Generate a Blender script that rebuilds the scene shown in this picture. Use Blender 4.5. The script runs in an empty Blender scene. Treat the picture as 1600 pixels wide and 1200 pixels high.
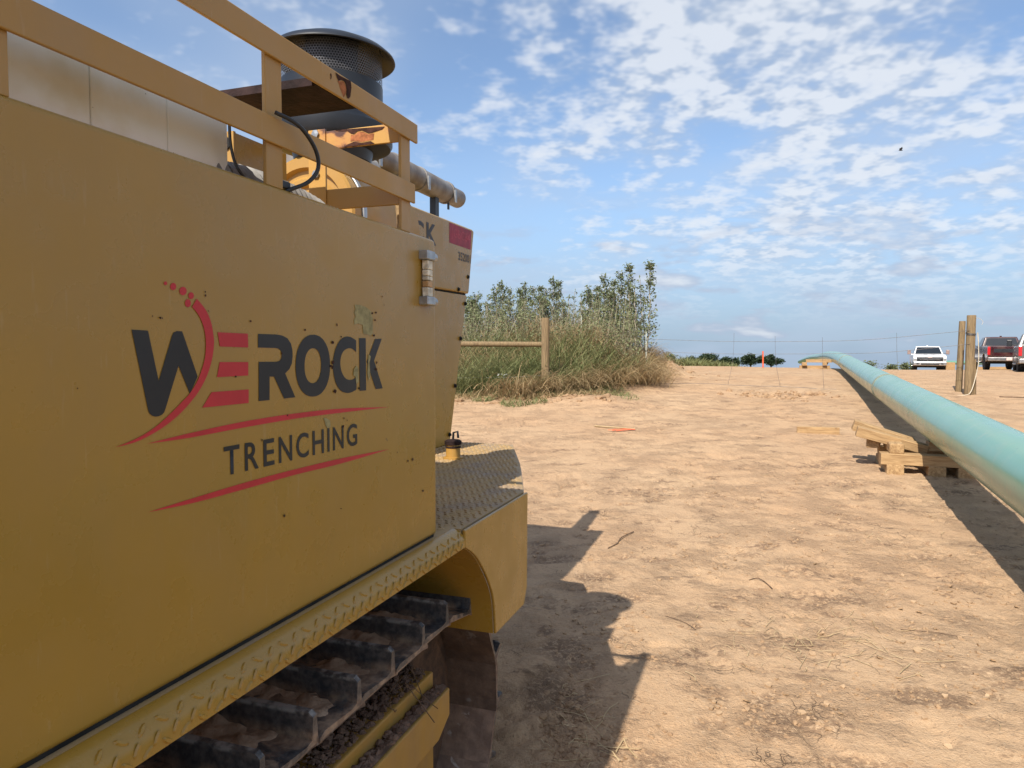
import bpy, bmesh, math, random
import numpy as np
from mathutils import Vector, Matrix

random.seed(7)
RNG = np.random.default_rng(11)
S = bpy.context.scene
COL = S.collection
R = math.radians

# ------------------------------------------------------------------ camera
cam_d = bpy.data.cameras.new('camera')
cam = bpy.data.objects.new('camera', cam_d)
COL.objects.link(cam)
cam_d.sensor_width = 36.0
cam_d.lens = 1110.0 / 1600.0 * 36.0
cam_d.clip_start = 0.05
cam_d.clip_end = 6000
cam.location = (0, 0, 1.664)
cam.rotation_euler = (R(90 - 2.682), 0, 0)
S.camera = cam

# ------------------------------------------------------------------ exposure
S.view_settings.view_transform = 'Standard'
S.view_settings.look = 'None'
S.view_settings.gamma = 1
S.view_settings.use_curve_mapping = False
S.view_settings.exposure = 0.82
S.cycles.max_bounces = 5
S.cycles.diffuse_bounces = 3
S.cycles.glossy_bounces = 2
S.cycles.transmission_bounces = 2
S.cycles.transparent_max_bounces = 4
S.cycles.caustics_reflective = False
S.cycles.caustics_refractive = False

# ------------------------------------------------------------------ sun and sky
SUN = Vector((-0.4515, -0.8473, 1.0)).normalized()
sun_d = bpy.data.lights.new('sun', 'SUN')
sun_d.energy = 3.9
sun_d.angle = R(0.53)
sun_d.color = (1.0, 0.93, 0.82)
sun = bpy.data.objects.new('sun', sun_d)
COL.objects.link(sun)
sun.rotation_euler = SUN.to_track_quat('Z', 'Y').to_euler()
sun.location = (-20, -30, 40)

world = bpy.data.worlds.new('World')
S.world = world
world.use_nodes = True


def build_world():
    nt = world.node_tree
    nt.nodes.clear()
    N = nt.nodes.new
    L = nt.links.new

    def math_(op, a, b=None, c=None, clamp=False):
        n = N('ShaderNodeMath')
        n.operation = op
        n.use_clamp = clamp
        for i, x in enumerate((a, b, c)):
            if x is None:
                continue
            if isinstance(x, (int, float)):
                n.inputs[i].default_value = x
            else:
                L(x, n.inputs[i])
        return n.outputs[0]

    def smooth(x, lo, hi):
        n = N('ShaderNodeMapRange')
        n.interpolation_type = 'SMOOTHSTEP'
        L(x, n.inputs[0])
        n.inputs[1].default_value = lo
        n.inputs[2].default_value = hi
        return n.outputs[0]

    def noise(vec, scale, detail, rough, dist=0.0):
        n = N('ShaderNodeTexNoise')
        L(vec, n.inputs['Vector'])
        n.inputs['Scale'].default_value = scale
        n.inputs['Detail'].default_value = detail
        n.inputs['Roughness'].default_value = rough
        n.inputs['Distortion'].default_value = dist
        return n.outputs[0]

    def comb(x, y, z):
        n = N('ShaderNodeCombineXYZ')
        for i, q in enumerate((x, y, z)):
            if isinstance(q, (int, float)):
                n.inputs[i].default_value = q
            else:
                L(q, n.inputs[i])
        return n.outputs[0]

    def mix(f, a, b):
        n = N('ShaderNodeMix')
        n.data_type = 'RGBA'
        if isinstance(f, (int, float)):
            n.inputs[0].default_value = f
        else:
            L(f, n.inputs[0])
        for i, q in ((6, a), (7, b)):
            if isinstance(q, tuple):
                n.inputs[i].default_value = (*q, 1)
            else:
                L(q, n.inputs[i])
        return n.outputs[2]

    tc = N('ShaderNodeTexCoord')
    sep = N('ShaderNodeSeparateXYZ')
    L(tc.outputs['Generated'], sep.inputs[0])
    x, y, z = sep.outputs
    # the site stands on a slope that tips the whole frame by about a degree and a half
    zt = math_('ADD', z, 0.035)
    sky = N('ShaderNodeTexSky')
    sky.sky_type = 'NISHITA'
    sky.sun_disc = False
    sky.sun_elevation = math.asin(SUN.z)
    sky.sun_rotation = math.atan2(SUN.x, SUN.y)
    sky.air_density = 1.0
    sky.dust_density = 0.9
    sky.ozone_density = 2.0
    zs = math_('MAXIMUM', zt, 0.012)
    L(comb(x, y, zs), sky.inputs[0])

    # high broken cloud sheet, seen on a flat layer overhead
    zp = math_('ADD', math_('MAXIMUM', zt, 0.0), 0.20)
    cx = math_('DIVIDE', x, zp)
    cy = math_('DIVIDE', y, zp)
    P = comb(cx, cy, 0.37)
    big = noise(P, 0.9, 2.0, 0.5)
    mid = noise(P, 6.6, 3.0, 0.5, 0.1)
    fine = noise(P, 17.0, 2.0, 0.6)
    side = smooth(math_('ADD', x, math_('MULTIPLY', z, 0.15)), -0.16, 0.26)
    cov = math_('ADD', math_('MULTIPLY', big, 0.55), math_('MULTIPLY', side, 0.17))
    d = math_('ADD', math_('MULTIPLY', mid, 0.72), math_('MULTIPLY', fine, 0.40))
    d = math_('ADD', d, cov)
    dens = smooth(d, 0.86, 1.16)
    dens = math_('MULTIPLY', dens, smooth(zt, 0.05, 0.20))
    dens = math_('MULTIPLY', dens, 0.80)
    # thin veil
    veil = math_('MULTIPLY', smooth(noise(P, 1.6, 2.0, 0.6), 0.36, 0.70), 0.45)
    # small heaped clouds low down
    az = math_('ARCTAN2', x, y)
    Q = comb(math_('MULTIPLY', az, 7.0), math_('MULTIPLY', zt, 24.0), 0.0)
    low = noise(Q, 1.0, 4.0, 0.55, 0.15)
    lowm = math_('MULTIPLY', smooth(low, 0.51, 0.63), math_('MULTIPLY', smooth(zt, 0.03, 0.06), smooth(zt, 0.27, 0.12)))
    base = mix(math_('MULTIPLY', smooth(zt, 0.30, 0.0), 0.90), sky.outputs[0], (1.5, 2.12, 3.1))
    c1 = mix(veil, base, (2.75, 3.3, 4.15))
    shade = smooth(math_('ADD', math_('MULTIPLY', fine, 0.62), math_('MULTIPLY', mid, 0.38)), 0.41, 0.58)
    ccol = mix(shade, (2.45, 2.95, 3.75), (4.5, 4.7, 5.0))
    c2 = mix(dens, c1, ccol)
    lowc = mix(smooth(low, 0.58, 0.72), (2.5, 2.9, 3.7), (4.3, 4.5, 4.8))
    c3 = mix(math_('MULTIPLY', lowm, 0.75), c2, lowc)
    bg = N('ShaderNodeBackground')
    bg.inputs[1].default_value = 0.106
    L(c3, bg.inputs[0])
    out = N('ShaderNodeOutputWorld')
    L(bg.outputs[0], out.inputs[0])


build_world()


# ------------------------------------------------------------------ noise in numpy
_TAB = np.random.default_rng(5).random((256, 256))


def vnoise(x, y):
    xi = np.floor(x).astype(int)
    yi = np.floor(y).astype(int)
    fx = x - xi
    fy = y - yi
    fx = fx * fx * fx * (fx * (fx * 6 - 15) + 10)
    fy = fy * fy * fy * (fy * (fy * 6 - 15) + 10)
    a = _TAB[xi % 256, yi % 256]
    b = _TAB[(xi + 1) % 256, yi % 256]
    c = _TAB[xi % 256, (yi + 1) % 256]
    d = _TAB[(xi + 1) % 256, (yi + 1) % 256]
    return (a * (1 - fx) + b * fx) * (1 - fy) + (c * (1 - fx) + d * fx) * fy


def fbm(x, y, o=4, g=0.5):
    s = 0
    a = 1.0
    t = 0
    for k in range(o):
        s = s + a * (vnoise(x * 2 ** k + 17.3 * k, y * 2 ** k + 9.1 * k) - 0.5)
        t += a
        a *= g
    return s / t


def sstep(x, a, b):
    t = np.clip((x - a) / (b - a), 0, 1)
    return t * t * (3 - 2 * t)


# ------------------------------------------------------------------ terrain
PY = [-2000, 0, 4.2, 5, 7, 9, 11, 14, 18, 22, 26, 30, 34, 40, 60, 100, 3000]
PZ = [0, 0, 0, 0.005, 0.04, 0.12, 0.20, 0.32, 0.53, 0.71, 0.85, 0.925, 0.925, 0.80, 0.0, -1.6, -110]
_fy = np.linspace(-20, 140, 3201)
_fz = np.interp(_fy, PY, PZ)
_k = np.exp(-0.5 * (np.arange(-40, 41) / 16.0) ** 2)
_k /= _k.sum()
_fzs = np.convolve(np.pad(_fz, 40, mode='edge'), _k, mode='valid')
_fzs[_fy > 130] = _fz[_fy > 130]


def ground(x, y):
    x = np.asarray(x, float)
    y = np.asarray(y, float)
    z = np.where(y < 135, np.interp(y, _fy, _fzs), np.interp(y, PY, PZ))
    # the right hand side lies a little lower
    z = z - 0.20 * sstep(x, 8, 22) * sstep(y, 14, 30) * sstep(-y, -70, -50)
    # weedy bank on the left
    e = 3.9 + (y - 22) * 0.16
    bank = sstep(-x, -e - 0.9, -e + 1.6) * sstep(y, 17.8, 21.5) * sstep(-y, -70, -40)
    z = z + 0.46 * bank
    # heap of loose soil where the bank ends
    z = z + 0.50 * np.exp(-(((x - 5.35) / 0.8) ** 2 + ((y - 26.0) / 2.2) ** 2)) * (1 + 0.9 * fbm(x * 1.6, y * 1.6, 3))
    z = z + 0.16 * np.exp(-(((x - 1.9) / 1.3) ** 2 + ((y - 16.6) / 0.9) ** 2))
    return z


_rs = np.random.default_rng(90)
SCUFF = []
for _i in range(340):
    _y = 2.6 + 14.5 * _rs.random() ** 1.15
    _x = 0.2 + (0.62 * _y + 0.6) * _rs.random()
    SCUFF.append((_x, _y, 0.05 + 0.13 * _rs.random() ** 1.5, 0.035 + 0.06 * _rs.random(), _rs.normal() * 0.5 + 0.2, 0.4 + 0.6 * _rs.random()))
# patches of turned crumbs seen near the machine and along the right
SCUFF += [(0.62, 5.15, 0.16, 0.12, 0.3, 1.0), (0.75, 4.72, 0.17, 0.10, 0.1, 1.0), (0.35, 5.6, 0.2, 0.12, 0.2, 0.9), (2.75, 3.5, 0.30, 0.14, -0.4, 1.0), (3.15, 3.2, 0.25, 0.14, -0.4, 1.0), (2.0, 3.35, 0.22, 0.10, -0.2, 1.0),
          (1.30, 3.15, 0.16, 0.09, -0.2, 1.0), (2.2, 4.7, 0.2, 0.10, -0.2, 1.0), (1.62, 4.05, 0.22, 0.10, -0.3, 0.9), (6.6, 18.0, 0.45, 0.20, 0.1, 1.0), (7.3, 18.4, 0.5, 0.22, -0.2, 1.0), (5.1, 16.8, 0.18, 0.12, 0.2, 1.0), (6.9, 17.6, 0.3, 0.15, -0.3, 1.0), (0.2, 3.3, 0.14, 0.3, 0.1, 1.0), (0.3, 3.9, 0.14, 0.2, 0.1, 1.0)]
DAMP = [(1.12, 4.39, 0.090, 0.055), (1.13, 5.10, 0.10, 0.045), (1.32, 5.04, 0.06, 0.045), (1.29, 5.15, 0.05, 0.035), (1.17, 5.32, 0.045, 0.035), (1.18, 4.61, 0.03, 0.02), (2.9, 4.4, 0.05, 0.03)]


def scuff_mask(x, y):
    m = np.zeros(np.broadcast(x, y).shape)
    wx = x + 0.05 * fbm(x * 9 + 4, y * 9, 3)
    wy = y + 0.05 * fbm(x * 9 + 40, y * 9 + 7, 3)
    ok = (y > 2.0) & (y < 20) & (x > -0.5) & (x < 12)
    if not np.any(ok):
        return m
    xs, ys = wx[ok], wy[ok]
    v = np.zeros(xs.shape)
    if xs.size < 64:
        a, b, r1, r2, q, k = np.array(SCUFF).T[:, :, None]
        dx, dy = xs[None] - a, ys[None] - b
        d = ((dx * np.cos(q) + dy * np.sin(q)) / r1) ** 2 + ((-dx * np.sin(q) + dy * np.cos(q)) / r2) ** 2
        m[ok] = (k * (1 - sstep(d, 0.35, 1.5))).max(0)
        return m
    for (a, b, r1, r2, q, k) in SCUFF:
        dx, dy = xs - a, ys - b
        near_ = (np.abs(dx) < 0.75) & (np.abs(dy) < 0.75)
        if not near_.any():
            continue
        dx, dy = dx[near_], dy[near_]
        c, s_ = math.cos(q), math.sin(q)
        d = ((dx * c + dy * s_) / r1) ** 2 + ((-dx * s_ + dy * c) / r2) ** 2
        v[near_] = np.maximum(v[near_], k * (1 - sstep(d, 0.35, 1.5)))
    m[ok] = v
    return m


def damp_mask(x, y):
    m = np.zeros(np.broadcast(x, y).shape)
    for (a, b, r1, r2) in DAMP:
        d = ((x - a) / r1) ** 2 + ((y - b) / r2) ** 2
        m = np.maximum(m, 1 - sstep(d, 0.7, 1.2))
    return m


def relief(x, y):
    fade = 1.0 / (1.0 + (np.maximum(y, 0) / 50.0) ** 2)
    h = 0.05 * fbm(x * 0.55, y * 0.55, 3)
    h = h + 0.020 * fbm(x * 2.3 + 40, y * 2.3, 3)
    patch = sstep(fbm(x * 1.15 + 9, y * 0.75 + 3, 3), 0.03, 0.16)
    rough = np.abs(fbm(x * 8.0, y * 8.0 + 5, 4, 0.62))
    h = h - 0.075 * patch * (0.16 - rough)
    h = h + 0.010 * fbm(x * 7 + 3, y * 7, 3, 0.6) + 0.006 * fbm(x * 22, y * 22, 2)
    # shoe prints and scuffs
    pr = sstep(fbm(x * 2.9 + 70, y * 2.3 + 20, 2), 0.16, 0.22)
    h = h - 0.014 * pr * (0.5 + 1.0 * vnoise(x * 30, y * 30))
    sc = scuff_mask(x, y)
    h = h - sc * (0.010 - 0.055 * np.abs(fbm(x * 13 + 2, y * 13, 3, 0.65)))
    # bar marks pressed by crawler tracks, running up the slope
    for x0, sl, w in ((1.4, 0.30, 0.30), (3.1, 0.31, 0.30)):
        t = x - x0 - sl * y
        m = sstep(-np.abs(t), -w, -w * 0.7) * sstep(vnoise(x * 0.5 + 3, y * 0.45), 0.45, 0.7)
        s = (y + 0.33 * x + 0.05 * vnoise(x * 5, y * 5)) / 0.19
        h = h + 0.010 * m * (np.abs((s % 1.0) - 0.5) * 2 - 0.5)
    # a dug up patch of clods further up
    pit = np.exp(-(((x - 6.9) / 1.0) ** 2 + ((y - 18.2) / 0.9) ** 2))
    h = h - 0.10 * pit + 0.34 * pit * np.abs(fbm(x * 3.6, y * 3.6, 3))
    near = np.exp(-(((x - 0.15) / 0.28) ** 2 + ((y - 3.1) / 0.5) ** 2))
    h = h + 0.07 * near * (0.4 + fbm(x * 10, y * 10, 3))
    return h * fade


def gz(x, y):
    return float(ground(x, y) + relief(np.asarray(x, float), np.asarray(y, float)))


_TL = _TAB.tolist()


def sn(x, y):
    """cheap single-point value noise"""
    xi, yi = math.floor(x), math.floor(y)
    fx, fy = x - xi, y - yi
    fx, fy = fx * fx * (3 - 2 * fx), fy * fy * (3 - 2 * fy)
    a, b = _TL[xi % 256], _TL[(xi + 1) % 256]
    return (a[yi % 256] * (1 - fx) + b[yi % 256] * fx) * (1 - fy) + (a[(yi + 1) % 256] * (1 - fx) + b[(yi + 1) % 256] * fx) * fy


# ------------------------------------------------------------------ material tools
def new_mat(name):
    m = bpy.data.materials.new(name)
    m.use_nodes = True
    nt = m.node_tree
    return m, nt, nt.nodes['Principled BSDF']


class NT:
    """small node helper"""
    def __init__(s, nt, coord='Object'):
        s.nt = nt
        s.N = nt.nodes.new
        s.L = nt.links.new
        s.tc = s.N('ShaderNodeTexCoord')
        s.co = s.tc.outputs[coord]

    def noise(s, scale, detail=4, rough=0.55, dist=0.0, vec=None, out=0):
        n = s.N('ShaderNodeTexNoise')
        s.L(vec or s.co, n.inputs['Vector'])
        n.inputs['Scale'].default_value = scale
        n.inputs['Detail'].default_value = detail
        n.inputs['Roughness'].default_value = rough
        n.inputs['Distortion'].default_value = dist
        return n.outputs[out]

    def vor(s, scale, feature='DISTANCE_TO_EDGE', vec=None):
        n = s.N('ShaderNodeTexVoronoi')
        n.feature = feature
        s.L(vec or s.co, n.inputs['Vector'])
        n.inputs['Scale'].default_value = scale
        return n.outputs['Distance']

    def mapping(s, scale=(1, 1, 1), rot=(0, 0, 0)):
        n = s.N('ShaderNodeMapping')
        s.L(s.co, n.inputs[0])
        n.inputs['Scale'].default_value = scale
        n.inputs['Rotation'].default_value = rot
        return n.outputs[0]

    def ramp(s, x, lo, hi, a=0.0, b=1.0):
        n = s.N('ShaderNodeMapRange')
        n.interpolation_type = 'SMOOTHSTEP'
        s.L(x, n.inputs[0])
        n.inputs[1].default_value = lo
        n.inputs[2].default_value = hi
        n.inputs[3].default_value = a
        n.inputs[4].default_value = b
        return n.outputs[0]

    def math(s, op, a, b):
        n = s.N('ShaderNodeMath')
        n.operation = op
        for i, q in enumerate((a, b)):
            if isinstance(q, (int, float)):
                n.inputs[i].default_value = q
            else:
                s.L(q, n.inputs[i])
        return n.outputs[0]

    def mix(s, f, a, b, mode='MIX'):
        n = s.N('ShaderNodeMix')
        n.data_type = 'RGBA'
        n.blend_type = mode
        if isinstance(f, (int, float)):
            n.inputs[0].default_value = f
        else:
            s.L(f, n.inputs[0])
        for i, q in ((6, a), (7, b)):
            if isinstance(q, tuple):
                n.inputs[i].default_value = (*q, 1)
            else:
                s.L(q, n.inputs[i])
        return n.outputs[2]

    def bump(s, h, strength, dist, bsdf, prev=None):
        n = s.N('ShaderNodeBump')
        n.inputs['Strength'].default_value = strength
        n.inputs['Distance'].default_value = dist
        s.L(h, n.inputs['Height'])
        if prev:
            s.L(prev, n.inputs['Normal'])
        if bsdf:
            s.L(n.outputs[0], bsdf.inputs['Normal'])
        return n.outputs[0]


def simple(name, col, rough=0.6, metal=0.0, var=0.18, scale=6.0, spec=0.4, bump=0.0, bscale=60.0, coat=0.0):
    m, nt, b = new_mat(name)
    t = NT(nt)
    dark = tuple(c * (1 - var) for c in col)
    lite = tuple(min(1, c * (1 + var)) for c in col)
    t.L(t.mix(t.ramp(t.noise(scale, 5), 0.3, 0.7), dark, lite), b.inputs['Base Color'])
    b.inputs['Roughness'].default_value = rough
    b.inputs['Metallic'].default_value = metal
    b.inputs['Specular IOR Level'].default_value = spec
    b.inputs['Coat Weight'].default_value = coat
    if bump:
        t.bump(t.noise(bscale, 4), bump, 0.01, b)
    return m


def paint(name, col, rough=0.27, dust=0.14, rust=0.0, chips=0.5, dustcol=(0.24, 0.16, 0.085)):
    """machine enamel: faded, dusty, chipped, a little wavy"""
    m, nt, b = new_mat(name)
    t = NT(nt)
    c = t.mix(t.ramp(t.noise(1.3, 3), 0.3, 0.7), tuple(q * 0.93 for q in col), tuple(q * 1.06 for q in col))
    # dust haze in streaks
    sv = t.mapping((1.0, 1.0, 0.35))
    dm = t.math('MULTIPLY', t.ramp(t.noise(7, 6, 0.6, 0.3, sv), 0.42, 0.75), dust)
    c = t.mix(dm, c, dustcol)
    # fine scuffs
    sc = t.math('MULTIPLY', t.ramp(t.noise(90, 3, 0.6, 0.0, t.mapping((1, 1, 0.12))), 0.62, 0.72), 0.12)
    c = t.mix(sc, c, (0.45, 0.35, 0.22))
    # chips down to rusty steel
    ch = t.math('MULTIPLY', t.ramp(t.noise(34, 3, 0.5), 0.735, 0.76), t.ramp(t.noise(1.9, 2), 0.48, 0.62))
    ch = t.math('MULTIPLY', ch, chips)
    c = t.mix(ch, c, (0.05, 0.022, 0.014))
    rr = None
    if rust > 0:
        rn = t.noise(9, 6, 0.62, 0.4)
        rm = t.ramp(rn, 0.66 - rust * 0.3, 0.74 - rust * 0.3)
        halo = t.ramp(rn, 0.56 - rust * 0.3, 0.72 - rust * 0.3)
        c = t.mix(t.math('MULTIPLY', halo, 0.6), c, (0.42, 0.16, 0.06))
        c = t.mix(rm, c, t.mix(t.noise(40, 4), (0.035, 0.014, 0.012), (0.12, 0.045, 0.025)))
        rr = rm
    t.L(c, b.inputs['Base Color'])
    r = t.ramp(t.noise(11, 5), 0.3, 0.7, rough - 0.05, rough + 0.12)
    t.L(r, b.inputs['Roughness'])
    b.inputs['Specular IOR Level'].default_value = 0.5
    n1 = t.bump(t.noise(2.2, 2), 0.25, 0.006, None)
    t.bump(t.noise(220, 2), 0.03, 0.002, b, n1)
    return m


YEL = (0.340, 0.193, 0.027)
M = {}
M['paint'] = paint('yellow_paint', YEL)
M['rail'] = paint('rail_paint', (0.37, 0.205, 0.045), 0.42, 0.25, 0.0, 1.0)
M['rusty'] = paint('rusty_sunlit_yellow_paint', (0.46, 0.25, 0.052), 0.5, 0.25, 0.16, 1.0)  # rust over the same yellow, base lightened to carry sunlight on these faces
M['frame'] = paint('frame_paint', (0.36, 0.205, 0.04), 0.5, 0.55, 0.0, 1.0, (0.20, 0.13, 0.08))
M['deck'] = paint('dusty_deck', (0.36, 0.24, 0.105), 0.6, 0.9, 0.0, 0.6, (0.27, 0.205, 0.15))
M['rustplate'] = simple('rusty_plate', (0.026, 0.014, 0.013), 0.8, 0.0, 0.5, 18, 0.2, 0.3, 80)
M['rustpatch'] = simple('rust_patch', (0.05, 0.022, 0.016), 0.85, 0.0, 0.45, 50, 0.15)
M['rusthalo'] = simple('rust_stain', (0.30, 0.11, 0.045), 0.8, 0.0, 0.4, 60, 0.15)
M['primer'] = simple('bare_primer', (0.29, 0.25, 0.12), 0.7, 0.0, 0.25, 60, 0.2)
M['decal_black'] = simple('black_vinyl', (0.02, 0.02, 0.021), 0.45, 0, 0.2, 5, 0.3)
M['decal_red'] = simple('red_vinyl', (0.46, 0.028, 0.035), 0.45, 0, 0.10, 8, 0.3)
M['decal_dred'] = simple('faded_red_vinyl', (0.27, 0.02, 0.04), 0.5, 0, 0.2, 20, 0.3)
M['decal_mred'] = simple('ghost_red_vinyl', (0.36, 0.05, 0.075), 0.5, 0, 0.2, 20, 0.3)
M['decal_grey'] = simple('dark_stencil', (0.055, 0.055, 0.06), 0.55, 0, 0.2, 20, 0.3)
M['black'] = simple('black_plastic', (0.016, 0.018, 0.022), 0.42, 0, 0.3, 12, 0.45)
M['blacksteel'] = simple('black_enamel', (0.010, 0.013, 0.019), 0.42, 0, 0.35, 5, 0.5)
M['meshsteel'] = simple('screen_steel', (0.10, 0.10, 0.105), 0.4, 0.3, 0.2, 10)
M['rubber'] = simple('rubber', (0.018, 0.017, 0.016), 0.75, 0, 0.4, 20, 0.25)
M['hose'] = simple('grey_hose', (0.24, 0.23, 0.215), 0.7, 0, 0.3, 25, 0.3)
M['zinc'] = simple('zinc_bracket', (0.36, 0.37, 0.38), 0.38, 0.75, 0.2, 40)
M['tape_a'] = simple('worn_tape', (0.62, 0.56, 0.44), 0.5, 0, 0.35, 50)
M['tape_b'] = simple('amber_tape', (0.45, 0.27, 0.12), 0.5, 0, 0.35, 50)
M['strap'] = simple('tan_strap', (0.38, 0.27, 0.15), 0.9, 0, 0.3, 60, 0.1)


def tank_mat():
    m, nt, b = new_mat('white_tank_plastic')
    t = NT(nt)
    c = t.mix(t.ramp(t.noise(5, 5), 0.45, 0.75), (0.86, 0.85, 0.81), (0.72, 0.64, 0.48))
    ch = t.ramp(t.noise(70, 3), 0.72, 0.76)
    c = t.mix(ch, c, (0.2, 0.15, 0.09))
    t.L(c, b.inputs['Base Color'])
    b.inputs['Roughness'].default_value = 0.5
    return m


M['tank'] = tank_mat()


def steel_exhaust():
    m, nt, b = new_mat('exhaust_steel')
    t = NT(nt)
    c = t.mix(t.ramp(t.noise(6, 5), 0.35, 0.7), (0.27, 0.255, 0.24), (0.15, 0.12, 0.10))
    t.L(c, b.inputs['Base Color'])
    b.inputs['Metallic'].default_value = 0.35
    b.inputs['Roughness'].default_value = 0.48
    return m


M['exhaust'] = steel_exhaust()


def track_mat():
    m, nt, b = new_mat('muddy_track_steel')
    t = NT(nt)
    oi = t.N('ShaderNodeObjectInfo')
    ad = t.N('ShaderNodeVectorMath')
    ad.operation = 'ADD'
    t.L(t.co, ad.inputs[0])
    sc = t.N('ShaderNodeVectorMath')
    sc.operation = 'SCALE'
    cb = t.N('ShaderNodeCombineXYZ')
    for i in range(3):
        t.L(oi.outputs['Random'], cb.inputs[i])
    t.L(cb.outputs[0], sc.inputs[0])
    sc.inputs['Scale'].default_value = 37.0
    t.L(sc.outputs[0], ad.inputs[1])
    v = ad.outputs[0]
    mud = t.ramp(t.noise(9, 5, 0.6, 0.5, v), 0.40, 0.58)
    gz_ = t.N('ShaderNodeSeparateXYZ')
    t.L(t.co, gz_.inputs[0])
    low = t.ramp(gz_.outputs[2], 0.046, 0.020, 0.10, 1.0)
    mud = t.math('MULTIPLY', mud, low)
    tip = t.math('MULTIPLY', t.ramp(gz_.outputs[2], 0.066, 0.074), t.ramp(t.noise(25, 3, 0.6, 0, v), 0.4, 0.6))
    steel = t.mix(t.ramp(t.noise(60, 4, 0.6, 0, v), 0.35, 0.7), (0.035, 0.037, 0.043), (0.10, 0.095, 0.093))
    dirt = t.mix(t.ramp(t.noise(30, 5, 0.6, 0, v), 0.3, 0.7), (0.15, 0.098, 0.068), (0.34, 0.24, 0.165))
    steel = t.mix(tip, steel, (0.26, 0.25, 0.24))
    cc = t.mix(mud, steel, dirt)
    und = t.ramp(gz_.outputs[2], 0.006, 0.002)
    rusty = t.mix(t.ramp(t.noise(14, 5, 0.65, 0.2, v), 0.35, 0.7), (0.13, 0.085, 0.062), (0.23, 0.155, 0.11))
    rusty = t.mix(t.math('MULTIPLY', t.ramp(t.noise(10, 4, 0.6, 0.6, v), 0.64, 0.70), 0.8), rusty, (0.30, 0.26, 0.23))
    tint = t.ramp(oi.outputs['Random'], 0.0, 1.0, 0.62, 1.45)
    tv = t.N('ShaderNodeVectorMath')
    tv.operation = 'SCALE'
    t.L(rusty, tv.inputs[0])
    t.L(tint, tv.inputs['Scale'])
    cc = t.mix(und, cc, tv.outputs[0])
    t.L(cc, b.inputs['Base Color'])
    t.L(t.ramp(mud, 0, 1, 0.40, 0.95), b.inputs['Roughness'])
    b.inputs['Specular IOR Level'].default_value = 0.4
    t.bump(t.noise(45, 5, 0.6, 0, v), 0.5, 0.006, b)
    return m


M['track'] = track_mat()


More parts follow.
